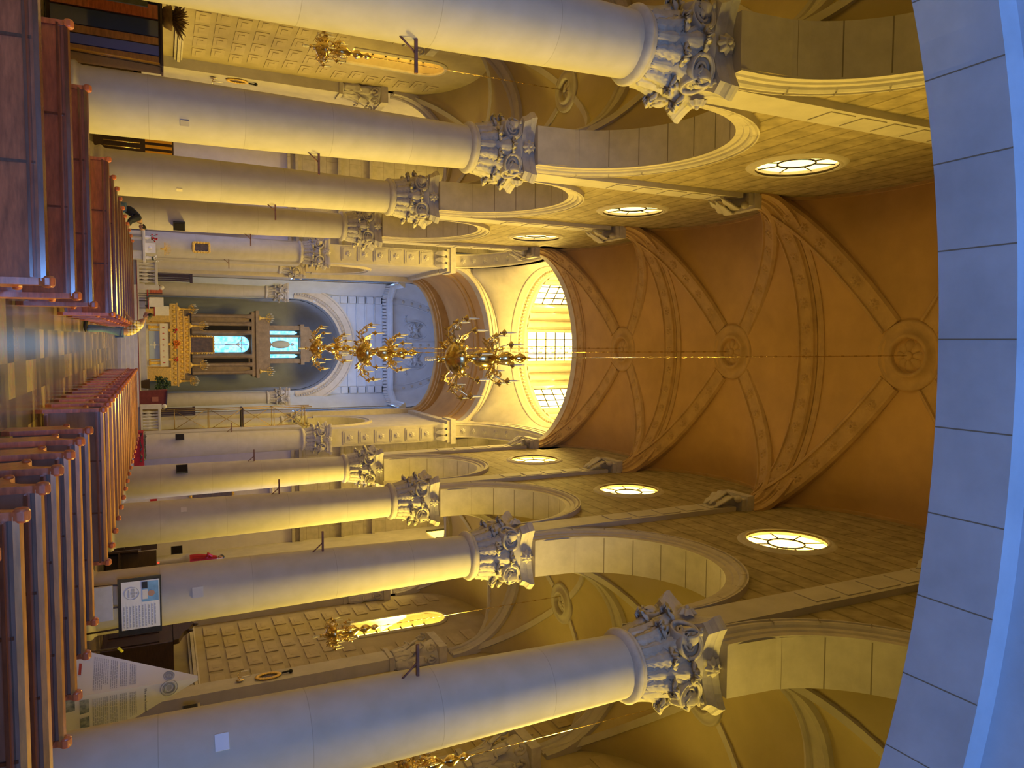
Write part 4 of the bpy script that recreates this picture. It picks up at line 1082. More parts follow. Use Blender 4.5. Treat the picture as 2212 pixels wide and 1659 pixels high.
for (cx_,cyy,ang,r,z,w_,h,label,col) in (
    (4.8,yc(0),-PI/2-.70,.575,2.40,.19,.155,'white paper notice taped on the nearest right column',(.72,.76,.84)),
    (-4.8,yc(1),-PI/2+.62,.58,2.34,.11,.16,'grey-beige plaque low on the second left column',(.40,.36,.33)),
    (-4.8,yc(2),-PI/2+.75,.575,2.38,.09,.15,'small pale plaque on the third left column',(.75,.66,.42)),
    (4.8,yc(2),-PI/2-.72,.575,2.32,.14,.15,'small pale card on the third right column',(.66,.62,.56)),
    (4.8,yc(1),-PI/2-.25,.575,2.4,.2,.2,'faint grey patch plaque on the second right column',(.50,.49,.50))):
    m=MB(); m.box(-w_/2,w_/2,-.012,.006,-h/2,h/2)
    o=m.obj('plaque',mat('plaque_%d'%len(bpy.data.materials),col,.6),None,(cx_+(r+.012)*cos(ang),cyy+(r+.012)*sin(ang),z),(0,0,ang+PI/2)); tag(o,label,'plaque','paper and metal plaques on columns')
def ornate_frame(name,label,loc,w_,h,rz=0,grp=None,oval=False):
    t=thing(name,label,'picture',loc,rz,grp); m=MB()
    n=40
    for i in range(n):
        s_=i/n*4; q=int(s_); f=s_-q
        p=[(-w_/2+w_*f,-h/2),(w_/2,-h/2+h*f),(w_/2-w_*f,h/2),(-w_/2,h/2-h*f)][q]
        if oval: p=(w_/2*cos(2*PI*i/n),h/2*sin(2*PI*i/n))
        m.sphere((p[0]*1.06,-.02,p[1]*1.05),(.045+.02*(i%2),.03,.045+.02*(i%2)),8,6)
    if oval: m.tube([(w_/2*cos(2*PI*i/30),-.01,h/2*sin(2*PI*i/30)) for i in range(30)],.03,6,closed=True)
    else:
        for a,b in (((-w_/2,-h/2),(w_/2,-h/2)),((w_/2,-h/2),(w_/2,h/2)),((w_/2,h/2),(-w_/2,h/2)),((-w_/2,h/2),(-w_/2,-h/2))): m.bar((a[0],0,a[1]),(b[0],0,b[1]),.035,6)
    m.obj('frame',M_goldm,t)
    m=MB()
    if oval: m.add([(w_/2*cos(2*PI*i/30),0.0,h/2*sin(2*PI*i/30)) for i in range(30)]+[(w_/2*cos(2*PI*i/30),0.03,h/2*sin(2*PI*i/30)) for i in range(30)],[tuple(range(30)),tuple(reversed(range(30,60)))])
    else: m.box(-w_/2,w_/2,-.005,.03,-h/2,h/2)
    m.obj('canvas',M_canvas,t); return t
ornate_frame('framed_picture','small dark picture in a gilt carved frame on the left crossing pier',(-4.72,YB-1.08,3.66),.42,.66)
for side,y in ((1,yc(2)),(-1,yc(3))):
    t=ornate_frame('relief_plaque','oval dark relief plaque on the %s aisle pilaster'%bn[side],(side*(AX-.40),y-.02,4.55),.34,.62,rz=(-PI/2 if side>0 else PI/2),grp='oval relief plaques on the aisle pilasters',oval=True)
    m=MB(); m.tube([(0,-.03,.4),(.0,-.05,.62)],.03,6); m.sphere((0,-.04,.66),.06,8,6); m.obj('cross_finial',M_iron,t)
    t=thing('wall_sconce','gilt wall sconce with two candles on the %s aisle pilaster'%bn[side],'sconce',(side*(AX-.40),y,3.75),(-PI/2 if side>0 else PI/2),'gilt sconces')
    m=MB(); m.sphere((0,-.03,0),(.07,.03,.12),10,7); m.tube([(-.2,-.2,.04),(-.1,-.16,-.06),(0,-.05,0),(.1,-.16,-.06),(.2,-.2,.04)],.012,6); m.obj('bracket_arm',M_gold,t)
    for dx in (-.2,.2):
        o=bpy.data.objects.new('candle',CAND); C.objects.link(o); o.parent=t; o.location=(dx,-.2,.05)

# ------------------------------------------------------------------ notices and printed displays
def text_object(name,fc,m_,parent):
    tmp=bpy.data.objects.new('tmp',fc); C.objects.link(tmp); bpy.context.view_layer.update()
    me=bpy.data.meshes.new_from_object(tmp.evaluated_get(bpy.context.evaluated_depsgraph_get())); bpy.data.objects.remove(tmp); bpy.data.curves.remove(fc)
    me.name=name; me.materials.clear(); me.materials.append(m_); o=bpy.data.objects.new(name,me); C.objects.link(o); o.parent=parent; return o
def stroke_lines(m,x0,x1,zs,h,rng,y=-.012,gap=.02):
    for z in zs:
        x=x0+rng.uniform(0,.02)
        while x<x1-.02:
            L=rng.uniform(.02,.075); L=min(L,x1-x); m.box(x,x+L,y,y+.002,z-h/2,z+h/2); x+=L+gap*rng.uniform(.4,.8)
def notice_board(label,loc,w_,h,content,rz=0):
    t=thing('notice_board',label,'notice board',loc,rz,'black plastic wrapped notice boards')
    m=MB(); m.box(-w_/2,w_/2,0,.04,0,h); m.obj('backing',M_film,t)
    m=MB()
    for s_ in (-1,1): m.bar((s_*w_*.36,.06,h*.9),(s_*w_*.42,.12,-loc[2]+.01),.018,6)
    m.bar((0,.05,h*.9),(0,.13,-loc[2]+.01),.018,6); m.obj('easel',M_dwood,t)
    m=MB(); a,b=content; m.box(a,b,-.008,0,.08*h,.96*h); m.obj('sheet',M_paper,t)
    return t
wB,hB=1.08,.73; t=notice_board('black framed white notice with a photo and a round emblem, before the second right column',(4.66,15.22,1.02),wB,hB,(-.44*wB,.40*wB))
rng=random.Random(5); m=MB(); stroke_lines(m,-.02,.40,[.10+.052*i for i in range(11)],.020,rng); m.obj('printed_lines',M_grey,t)
m=MB(); m.tube([(-.25+.115*cos(a),-.011,.235+.135*sin(a)*.9) for a in [2*PI*i/36 for i in range(36)]],.004,4,closed=True)
for dx,dz,w1,h1 in ((-.06,.02,.05,.05),(.0,.02,.04,.07),(.05,.02,.05,.05),(-.0,-.05,.14,.02),(.0,.08,.03,.03)): m.box(-.25+dx-w1/2,-.25+dx+w1/2,-.012,-.010,.235+dz-h1/2,.235+dz+h1/2)
m.obj('emblem',M_grey,t)
m=MB(); m.box(-.45,-.07,-.012,-.009,.40,.685); ph=m.obj('photo',mat('photo_sky_blue',(.20,.42,.70),.6,var=.3,scale=4),t)
m=MB(); m.box(-.45,-.32,-.014,-.012,.40,.50); m.obj('photo_dark_patch',M_black,ph); 
m=MB(); m.lathe([(0,0),(.06,0)],seg=20,M=Matrix.Translation((-.22,-.015,.56))@Matrix.Rotation(PI/2,4,'X'),cap=False); m.obj('photo_face',M_skin,ph)
m=MB(); m.box(-.30,-.12,-.015,-.012,.41,.50); m.obj('photo_shirt',M_cloth,ph)
m=MB(); m.box(4.22,4.86,15.2,15.26,.28,.94); o=m.obj('poster_panel',mat('pale_blue_panel',(.50,.52,.62),.6,var=.1)); tag(o,'plain pale panel standing under the black framed notice','panel')
wL=1.15; t=notice_board('black plastic wrapped board at the left edge, blank sheet mostly out of frame',(-6.95,15.25,.62),1.2,1.13,(-.58,.14))

# three sided printed pyramid
A_,B_,C_,T_=Vector((4.22,12.95,0)),Vector((4.80,12.0,0)),Vector((5.95,12.05,0)),Vector((4.98,12.3,2.34))
py_=thing('display_pyramid','tall white three sided printed pyramid beside the nearest right column','display stand',tuple((A_+B_+C_)/3))
O_=(A_+B_+C_)/3
m=MB(); tt=.965; tr=[p+(T_-p)*tt for p in (A_,B_,C_)]; m.add([p-O_ for p in (A_,B_,C_)]+[p-O_ for p in tr],[(0,1,4,3),(1,2,5,4),(2,0,3,5),(3,4,5),(2,1,0)]); m.obj('panels',M_paper,py_)
def onface(e0,e1,s_,q,off=.006):
    n=(e1-e0).cross(T_-e0).normalized(); 
    if n.dot(Vector((5,30,1))-e0)>0: n=-n
    p=e0+(e1-e0)*s_; p=p+(T_-p)*q; return p-O_+n*off
def fquad(m,e0,e1,s0,s1,q0,q1,off=.006):
    m.add([onface(e0,e1,s0,q0,off),onface(e0,e1,s1,q0,off),onface(e0,e1,s1,q1,off),onface(e0,e1,s0,q1,off)],[(0,1,2,3)])
def femblem(e0,e1,s_,q,r,name):
    c=onface(e0,e1,s_,q,.008); ex=(e1-e0).normalized(); n=(e1-e0).cross(T_-e0).normalized(); up=n.cross(ex); up=up if up.z>0 else -up
    m=MB(); m.tube([c+ex*r*cos(a)+up*r*sin(a) for a in [2*PI*i/32 for i in range(32)]],.006,4,closed=True); 
    for rr in (.55,.7): m.tube([c+ex*r*rr*cos(a)+up*r*rr*sin(a) for a in [2*PI*i/32 for i in range(32)]],.012*rr,4,closed=True)
    m.add([c+ex*r*.4*a+up*r*.4*b for a,b in ((-1,-.8),(.4,-.8),(1,-.1),(.4,.7),(-1,.7))],[(0,1,2,3,4)]); m.obj(name,M_grey,py_)
rng=random.Random(9)
for e0,e1 in ((A_,B_),(B_,C_)):
    for q0,q1,sa,sb in ((.355,.40,.1,.92),(.41,.435,.1,.8),(.45,.49,.1,.93),(.505,.545,.1,.9),(.56,.60,.12,.88)):
        q=q0; m=MB()
        while q<q1:
            s_=sa
            while s_<sb: L=rng.uniform(.04,.14); fquad(m,e0,e1,s_,min(sb,s_+L),q,q+.005); s_+=L+.015
            q+=.011
        m.obj('text_block',M_grey,py_)
femblem(B_,C_,.36,.79,.12,'emblem'); femblem(A_,B_,.5,.79,.075,'emblem')
for s0,s1,q0,q1 in ((.08,.34,.285,.335),(.42,.68,.285,.335),(.02,.24,.21,.26)):
    m=MB(); fquad(m,B_,C_,s0,s1,q0,q1); o=m.obj('photo',mat('photo_print_%d'%int(s0*100),(.10,.14,.20),.6,col2=(.45,.50,.55),scale=14),py_)
m=MB(); fquad(m,A_,B_,.3,.55,.27,.285); m.obj('red_print',M_rednk,py_)
fc=bpy.data.curves.new('headline','FONT'); fc.body='Mira en tu Vocacion'; fc.size=.046; fc.extrude=.001
o=text_object('headline',fc,M_ink,py_)
ex=(C_-B_).normalized(); n_=(C_-B_).cross(T_-B_).normalized(); n_=n_ if n_.y<0 else -n_; up=n_.cross(ex)
M4=Matrix((ex,up,n_)).transposed().to_4x4(); M4.translation=onface(B_,C_,.10,.645,.008); o.matrix_local=M4
m=MB(); m.bar((0,0,0),(0,0,.1),.022,8); o=m.obj('yellow_marker',mat('bright_yellow_plastic',(.8,.7,.02),.5),None,(4.62,13.15,1.12),(0,.9,0)); tag(o,'small bright yellow tube behind the printed pyramid','tube')
m=MB(); m.bar((4.62,13.15,0),(4.62,13.15,1.14),.012,6); tag(m.obj('thin_stand',M_dwood),'thin dark post holding the yellow tube behind the pyramid','post')

# ------------------------------------------------------------------ left aisle cabinet, pole, plant
t=thing('notice_cabinet','dark wooden cabinet with bluish glass strips in the left aisle, dried plant on top','cabinet',(-6.72,16.5,0))
m=MB(); m.box(-.95,.95,0,.6,.02,1.96); m.obj('carcass',M_dwood,t)
for x0,x1,mm in ((-.9,-.62,M_wood),(-.55,-.2,M_film),(-.16,.1,M_wood),(.14,.44,mat('blue_reflecting_glass',(.05,.07,.14),.12,coat=1)),(.46,.60,M_wooda),(.62,.80,mat('blue_painted_board',(.12,.14,.34),.5)),(.82,.95,M_wooda)):
    m=MB(); m.box(x0,x1,-.05,0,.1,1.92); m.obj('door_panel',mm,t)
m=MB(); m.box(-1.0,1.0,-.1,.65,1.96,2.0); m.obj('cornice',M_dwood,t)
t=thing('dried_plant','brown bunch of dried fronds on top of the left aisle cabinet','plant',(-6.72,16.55,2.0)); t.scale=(1.25,1.25,1.0)
m=MB(); m.lathe([(.10,0),(.15,.02),(.19,.16),(.17,.18)],seg=16); m.obj('basket',M_dry,t)
m=MB(); rng=random.Random(2)
for i in range(140):
    a=rng.uniform(0,2*PI); L=rng.uniform(.2,.40); d=rng.uniform(.1,1.1); p=[(0,0,.1)]
    for j in range(1,5): q=j/4; p.append((cos(a)*L*q*d,sin(a)*L*q*d,.12+L*q*(1-.35*q*d)))
    m.tube(p,[.02,.022,.018,.012,.004],5)
m.obj('fronds',M_dry,t)
t=thing('amber_pole','thin amber wooden pole standing left of the second left column','pole',(-5.62,15.85,0))
m=MB(); m.bar((0,0,.1),(.06,0,1.93),.022,8); m.obj('shaft',M_amberpole,t); m=MB(); m.bar((.05,0,.35),(.10,0,1.9),.010,6); m.tube([(.10,0,1.9),(.12,0,1.96),(.2,0,1.97)],.01,6); m.obj('hook_rod',M_dwood,t)
m=MB(); m.box(-.14,.14,-.1,.1,0,.1); m.obj('foot',M_candle,t)
t=thing('aisle_easel','dark wooden stand far in the left aisle behind the amber pole','stand',(-7.9,23.6,0))
m=MB(); 
for x in (-.35,.1,.35): m.box(x-.04,x+.04,-.03,.03,0,1.5)
m.obj('leg',M_dwood,t); m=MB(); m.box(-.4,.4,-.03,.03,1.3,1.4); m.obj('crossbar',M_dwood,t); m=MB(); m.box(-.4,.4,-.03,.03,.5,.56); m.obj('crossbar',M_dwood,t)
# lit niche with bars left of the third left column
t=thing('barred_shrine','low cabinet with brass bars between the second and third left columns','shrine',(-6.9,27.4,0))
m=MB(); m.box(-.8,.8,0,.6,0,2.35); m.obj('body',M_dwood,t)
m=MB()
for i in range(9): m.bar((-.7+i*.175,-.06,.3),(-.7+i*.175,-.06,1.35),.02,6)
m.obj('bars',M_gold,t)
m=MB()
for i in range(8): m.box(-.75+i*.19,-.66+i*.19,-.05,0,1.5,2.3)
m.obj('slats',M_amberpole,t)

# right aisle: dark wooden confessional with crest, stall, statue
t=thing('confessional','dark wooden confessional with pointed carved crest against the right aisle wall','confessional',(9.55,26.0,0),-PI/2)
m=MB(); m.box(-1.25,1.25,-.5,.5,0,2.0); m.obj('body',M_dwood,t,bevel=.02)
m=MB(); m.prism([(-1.3,2.0),(1.3,2.0),(1.25,2.15),(.7,2.3),(.5,2.45),(0,2.62),(-.5,2.45),(-.7,2.3),(-1.25,2.15)],lambda x,z:(x,-.55,z),lambda x,z:(x,-.4,z)); 
for x,z in ((0,2.66),(-.5,2.5),(.5,2.5)): m.sphere((x,-.48,z),(.07,.05,.1),8,6)
m.obj('crest',M_dwood,t)
for x in (-.85,0,.85): m=MB(); m.box(x-.3,x+.3,-.53,-.5,.15,1.6); m.obj('door_panel',mat('near_black_wood_%d'%int(x*10+9),(.03,.014,.01),.5),t)
for x,y,lab in ((7.6,27.5,'dark wooden stall behind the second right column, red lamps on it'),(6.9,30.8,'dark low bench behind the third right column')):
    t=thing('wooden_stall',lab,'stall',(x,y,0),-.4)
    m=MB(); m.box(-.75,.75,-.02,.04,0,1.55); m.obj('backrest',M_dwood,t,bevel=.02); m=MB(); m.box(-.75,.75,-.5,0,.4,.46); m.obj('seat',M_dwood,t)
    for x_ in (-.72,.72): m=MB(); m.box(x_-.03,x_+.03,-.5,.04,0,1.0); m.obj('side_panel',M_dwood,t)
    if x>7:
        for q in (-.3,.35): m=MB(); m.sphere((q,-.02,1.60),.035,8,6); m.obj('red_lamp',emis('red_lamp_glow_%d'%int(q*10+5),(1,.05,.02),2.5),t)
t=thing('saint_statue','small statue in a red robe on a tall pedestal in the right aisle','statue',(8.4,31.3,0))
m=MB(); m.box(-.3,.3,-.3,.3,0,.2); m.lathe([(.2,.2),(.16,.3),(.15,2.3),(.22,2.5),(.28,2.6),(.28,2.68)],seg=20); m.obj('pedestal',M_stone,t)
m=MB(); m.grid(lambda u,v:((.20*(1-.55*v)+.03*sin(9*2*PI*u)*(1-v))*cos(2*PI*u)*(1+.3*sin(PI*v)),(.15*(1-.5*v))*sin(2*PI*u),2.68+1.0*v),40,12,True,cu=True); m.tube([(.1,-.05,3.5),(.25,-.12,3.3),(.16,-.2,3.15)],.05,8); m.tube([(-.1,-.05,3.5),(-.25,-.12,3.35),(-.1,-.22,3.3)],.05,8); m.obj('robe',M_red,t)
m=MB(); m.sphere((0,0,3.82),(.09,.10,.12),12,9); m.sphere((0,-.1,3.81),(.015,.02,.025),6,5); m.tube([(0,0,3.6),(0,0,3.75)],.05,8); m.obj('head',M_skin,t)
m=MB(); m.sphere((0,.02,3.85),(.10,.105,.12),12,9); m.obj('hair',M_hair,t)

# ------------------------------------------------------------------ altar, gradine, reredos
t=thing('altar_table','stone altar with white embroidered front cloth and open blue lit middle','altar',(0.0,47.0,1.08))
m=MB(); m.box(-1.22,1.22,-.4,.4,1.02,1.12); m.box(-1.22,-.86,-.35,.35,0,1.02); m.box(.86,1.22,-.35,.35,0,1.02); m.box(-1.22,1.22,-.38,.38,0,.1); m.obj('table',M_rail,t)
m=MB(); m.box(-1.23,1.23,-.43,-.40,.70,1.10); m.box(-1.23,1.23,-.43,.42,1.12,1.135); cl=m.obj('front_cloth',M_cloth,t)
m=MB()
for i in range(7):
    x=-1.0+i*.335; m.box(x-.03,x+.03,-.438,-.430,.86,.90); m.box(x-.012,x+.012,-.439,-.431,.82,.96)
m.obj('embroidery',M_red,cl)
m=MB(); m.box(-.80,.80,-.22,-.16,.12,.68); pn=m.obj('middle_panel',mat('blue_lit_relief',(.42,.50,.66),.35),t)  # blue light on the middle panel is put into its colour
m=MB(); m.box(-.035,.035,-.26,-.22,.18,.64); m.box(-.2,.2,-.26,-.22,.38,.46); m.sphere((0,-.24,.42),(.09,.03,.09),10,7); m.obj('cross_relief',M_paper,pn)
for x in (-1.02,1.02): m=MB(); m.lathe([(.12,.1),(.15,.16),(.07,.24),(.09,.5),(.06,.62),(.12,.70)],x,-.38,14); m.obj('gilt_leg',M_goldm,t)
t=thing('gradine','stepped gilded altar shelves carrying the candelabra, behind the altar','altar shelves',(0,48.9,1.08))
m=MB(); m.box(-2.15,-1.35,-.45,.5,.25,1.25); m.box(1.35,2.15,-.45,.5,.25,1.25); m.box(-1.36,1.36,-.2,.5,0,1.25); 
for s_ in (-1,1): m.prism([(-.5,0),(.5,0),(.4,.28),(-.4,.28)],lambda x,z,s_=s_:(s_*1.75+x*.9,-.5,z),lambda x,z,s_=s_:(s_*1.75+x*.9,.5,z))
m.obj('base',M_goldm,t,bevel=.02)
for i,(hw_,z0,z1,yf_) in enumerate(((2.45,1.25,1.68,-.45),(2.05,1.68,2.03,-.2),(1.72,2.03,2.34,.05))):
    m=MB(); m.box(-hw_,hw_,yf_,.5,z0,z1-.05); m.box(-hw_-.05,hw_+.05,yf_-.05,.5,z1-.05,z1)
    n=int(hw_*2/.28)
    for j in range(n):
        x=-hw_+.18+j*(2*hw_-.36)/(n-1); m.sphere((x,yf_-.01,(z0+z1)/2),(.09,.03,.10),8,6); m.sphere((x+.1,yf_-.01,(z0+z1)/2+.05),(.03,.02,.04),6,4)
    m.obj('tier',M_goldm,t)
def candelabrum(label,loc,h,n,grp='gilded candelabra'):
    t=thing('candelabrum',label,'candelabrum',loc,0,grp); m=MB(); m.lathe([(.16,0),(.17,.04),(.08,.12),(.05,.2),(.08,.26),(.04,.32),(.03,h*.5),(.05,h*.55),(.03,h*.6),(.025,h)],seg=16); m.obj('stem',M_goldm,t)
    m=MB()
    for i in range(n):
        q=(i-(n-1)/2)/((n-1)/2); x=.26*q; z=h*.72+.14*(1-abs(q)); m.tube([(0,0,h*.55),(x*.6,-.02,h*.52+.02),(x,-.04,z-.08),(x,-.04,z)],.014,5); m.lathe([(0,z),(.04,z+.01),(.045,z+.03)],x,-.04,10)
        m.sphere((x*.8,-.05,z-.06),(.03,.02,.03),6,5)
    m.obj('arms',M_goldm,t); m=MB()
    for i in range(n):
        q=(i-(n-1)/2)/((n-1)/2); x=.26*q; z=h*.72+.14*(1-abs(q)); m.tube([(x,-.04,z+.02),(x,-.04,z+.18)],.014,6)
    m.obj('candles',M_candle,t)
candelabrum('gilded candelabrum on the left lower altar shelf, sunlit',(-2.15,48.75,2.77),1.15,7)
candelabrum('gilded candelabrum on the left upper altar shelf, beside the dark painting',(-1.15,49.1,3.43),1.05,5)
candelabrum('gilded candelabrum on the right lower altar shelf, in shade',(2.2,48.75,2.77),1.15,7)
candelabrum('gilded candelabrum on the right upper altar shelf, in shade',(1.25,49.1,3.43),1.05,5)
def bouquet(name,label,loc,m_,n=26,sc=1.0,grp=None,vase=M_goldm):
    t=thing(name,label,'flowers',loc,0,grp); m=MB(); m.lathe([(.06,0),(.09,.08),(.05,.18),(.08,.24)],seg=14); m.obj('vase',vase,t)
    rng=random.Random(len(label)); m=MB(); l=MB()
    for i in range(n):
        a=rng.uniform(0,2*PI); r=rng.uniform(.02,.24)*sc; z=.28+rng.uniform(.0,.32)*sc; p=(r*cos(a),r*sin(a)*.7,z); m.sphere(p,(.055*sc,.055*sc,.045*sc),7,5); l.tube([(0,0,.2),(p[0]*.6,p[1]*.6,z*.7),p],.008,4)
        if i%3==0: l.shell(lambda u,v:(p[0]*.7+.10*(v-.5)*cos(a),p[1]*.7+.06*(u-.5),z-.12+.14*v),2,3,.004)
    m.obj('blossoms',m_,t); l.obj('stems',M_leaf,t); return t
bouquet('orange_bouquet','round orange flower arrangement in the middle of the altar',(-.05,47.15,2.22),M_orange,40,1.0)
bouquet('red_bouquet','red flowers left of the orange arrangement on the altar',(-.85,47.15,2.22),M_redf,16,.7,'red bouquets on the altar')
bouquet('red_bouquet','dark red flowers at the right end of the altar',(.85,47.15,2.22),M_redf,16,.7,'red bouquets on the altar')
ornate_frame('altar_painting','large dark framed painting standing below the blue arched window',(0.0,49.35,4.10),.98,1.30)
t=thing('reredos','tall stone altarpiece with blue arched window and small upper window','altarpiece',(-.02,50.9,1.08))
M_rer=mat('brown_altar_stone',(.30,.21,.12),.6,var=.3,scale=3)
m=MB(); m.box(-2.3,2.3,.1,1.2,0,2.5); m.box(-1.95,-.62,0,.9,2.5,6.0); m.box(.62,1.95,0,.9,2.5,6.0); m.box(-.62,.62,.5,.9,2.5,6.4)
m.box(-2.1,2.1,-.15,.95,6.1,6.35); m.box(-2.2,2.2,-.25,1.0,6.35,6.55); m.box(-1.7,1.7,-.05,.9,6.55,7.25)
m.prism([(-1.6,6.55),(1.6,6.55),(0,7.35)],lambda x,z:(x,-.15,z),lambda x,z:(x,0,z)); m.box(-1.25,-.95,-.05,.8,7.25,9.2); m.box(.95,1.25,-.05,.8,7.25,9.2); m.box(-.62,-.48,-.05,.8,7.25,9.2); m.box(.48,.62,-.05,.8,7.25,9.2); m.box(-1.35,1.35,-.15,.9,9.2,9.45); m.box(-1.2,1.2,0,.9,9.45,9.8)
m.prism([(-1.1,9.8),(1.1,9.8),(.5,10.3),(.2,10.7),(-.2,10.7),(-.5,10.3)],lambda x,z:(x,0,z),lambda x,z:(x,.3,z)); m.box(-1.25,1.25,.75,.85,7.25,9.3)
m.obj('body',M_rer,t,bevel=.015)
for x in (-1.82,-1.32,-.78,.78,1.32,1.82):
    m=MB(); m.lathe([(.13,2.5),(.15,2.55),(.10,2.62),(.095,5.7),(.13,5.8),(.15,6.0),(.16,6.1)],x,-.08,16); m.obj('colonnette',M_rer,t)
for x in (-1.05,1.05): m=MB(); m.box(x-.14,x+.14,-.01,.02,3.2,5.9); m.obj('slot_shade',M_dark,t)  # flat black strips; the shade of the slots is put into the colour
pts=[(-.52,.46,3.4),(.52,.46,3.4)]+[(.52*cos(PI*i/16),.46,5.55+.45*sin(PI*i/16)) for i in range(17)]
m=MB(); m.add(pts,[tuple(range(len(pts)))]); wnd=m.obj('blue_window',G_rer,t)
m=MB(); m.box(-.02,.02,.40,.46,3.4,5.9); m.box(-.5,.5,.40,.46,5.5,5.54); m.sphere((0,.38,5.3),(.10,.05,.12),8,6); m.tube([(0,.38,5.2),(0,.38,4.5)],.04,6); m.tube([(-.3,.38,5.55),(0,.38,5.2),(.3,.38,5.55)],.03,6); m.obj('crucifix',mat('pale_ivory',(.7,.75,.78),.5),wnd)
m=MB(); m.add([(-.46,.6,7.3),(.46,.6,7.3),(.46,.6,9.15),(-.46,.6,9.15)],[(0,1,2,3)]); w2=m.obj('upper_window',G_rer,t)
m=MB(); m.sphere((0,.5,8.0),(.27,.08,.62),14,10); m.sphere((0,.46,8.75),(.1,.08,.12),8,6); m.obj('figure',mat('pale_statue',(.6,.68,.74),.5),w2)
for x in (-.78,.78):
    m=MB(); m.add([(x-.12,.55,7.3),(x+.12,.55,7.3),(x+.12,.55,8.9),(x,.55,9.1),(x-.12,.55,8.9)],[(0,1,2,3,4)]); m.obj('side_slit',G_rer,t)
for x,lab in ((-1.75,'small gilt candelabrum on the left shoulder of the stone altarpiece'),(1.75,'small gilt candelabrum on the right shoulder of the stone altarpiece')): candelabrum(lab,(x,50.75,7.65),.9,5)

# chairs, lectern, side tables
def chair(label,x,y,rz,z=.8,grp=None,cover=True):
    t=thing('altar_chair',label,'chair',(x,y,z),rz,grp)
    m=MB(); m.box(-.24,.24,-.24,.24,.42,.47); m.obj('seat',M_red,t)
    for a in (-.21,.21):
        for b in (-.21,.21): m=MB(); m.box(a-.02,a+.02,b-.02,b+.02,0,.42 if b<0 else 1.15); m.obj('leg',M_dwood,t)
    m=MB(); m.box(-.24,.24,.20,.24,.55,1.15); m.obj('backrest',M_wood,t)
    m=MB(); m.box(-.27,.27,.16,.27,.50,1.2); m.box(-.26,.26,-.26,.2,.47,.50)
    if cover: m.obj('white_cover',M_cloth,t,bevel=.015)
    return t
chair('wooden chair draped in white left of the altar, nearer one',-2.3,45.2,.4,grp='white draped chairs by the altar')
chair('wooden chair draped in white left of the altar, next to the gilded shelves',-1.9,46.2,.2,1.08,grp='white draped chairs by the altar')
chair('dark wooden chair behind the left rail',-2.9,43.5,.3,.8,'white draped chairs by the altar',False)
t=thing('lectern','dark red draped lectern right of the altar steps','lectern',(2.75,42.2,.8))
m=MB(); m.prism([(-.42,0),(.42,0),(.48,1.18),(-.48,1.28)],lambda x,z:(x,-.25,z),lambda x,z:(x,.25,z)); m.obj('drape',mat('maroon_cloth',(.16,.03,.04),.8,var=.2,scale=8),t)
m=MB(); m.box(-.5,.5,-.30,.28,1.2,1.26,Matrix.Rotation(.07,4,'Y')); m.obj('book_rest',M_dwood,t); m=MB(); m.box(-.12,.12,-.27,-.25,.55,.85); m.obj('emblem',mat('dull_rose_emblem',(.35,.13,.11),.8),t)
t=thing('potted_shrub','dark green potted shrub right of the altar','plant',(2.15,45.2,.8))
m=MB(); m.lathe([(.2,0),(.28,.4),(.3,.42)],seg=16); m.obj('pot',M_dwood,t); m=MB(); rng=random.Random(4)
for i in range(240):
    a=rng.uniform(0,2*PI); b=rng.uniform(-.6,1.4); r=rng.uniform(.25,.46); c=Vector((r*cos(a)*cos(b),r*sin(a)*cos(b)*.8,.95+r*1.15*sin(b))); d=Vector((rng.uniform(-1,1),rng.uniform(-1,1),rng.uniform(-.4,1))).normalized()*.12; e=d.orthogonal().normalized()*.04
    m.add([c-d,c+e,c+d,c-e],[(0,1,2,3)])
m.obj('foliage',M_leaf,t)
t=thing('side_altar','small pale stone side altar with flowers in front of the left crossing pier','side altar',(-4.55,37.5,0))
m=MB(); m.box(-.75,.75,-.35,.35,0,.22); m.box(-.62,.62,-.28,.28,.22,1.18); m.box(-.75,.75,-.36,.36,1.18,1.28); m.obj('block',M_rail,t,bevel=.01); m=MB(); m.box(-.2,.25,-.30,-.28,.3,1.15); m.box(-.45,-.36,-.30,-.28,.3,1.15); m.obj('grey_panel',mat('grey_marble',(.30,.29,.29),.4),t)
t=thing('shrine_figure','small white box shrine with gilt rays on the left side altar','shrine',(-4.45,37.5,1.28))
m=MB(); m.box(-.22,.22,-.12,.12,0,.42); m.sphere((0,-.13,.2),(.06,.03,.08),8,6); m.obj('box',M_cloth,t); m=MB()
for i in range(15):
    a=PI*i/14; m.bar((.05*cos(a),0,.78+.05*sin(a)),(.30*cos(a),0,.78+.30*sin(a)),.008,4)
m.sphere((0,0,.72),(.05,.03,.12),8,6); m.obj('gilt_rays',M_goldm,t)
bouquet('red_white_bouquet','red and dark flowers above the left side altar',(-4.92,37.5,1.28),M_redf,14,.7,None,M_cloth)
bouquet('white_bouquet','white flowers with green leaves at the right end of the left side altar',(-4.02,37.5,1.28),M_whitef,14,.7,None,M_cloth)
t=thing('cloth_table','table with red cloth and crinkled plastic before the right crossing pier','table',(4.75,37.5,0))
m=MB(); m.box(-.85,.85,-.4,.4,.0,.62); m.obj('white_skirt',M_cloth,t)
m=MB(); m.box(-.88,.88,-.43,.43,.62,1.02); m.obj('red_cloth',M_red,t)
m=MB(); rng=random.Random(8)
G=[[rng.uniform(0,.09) for _ in range(13)] for _ in range(7)]
m.grid(lambda u,v:(-.84+1.3*u,-.46+.5*v*(1 if v>.3 else .2),.86+.22*v+G[int(v*6)][int(u*12)]),12,6,False); m.obj('plastic_wrap',M_film,t)
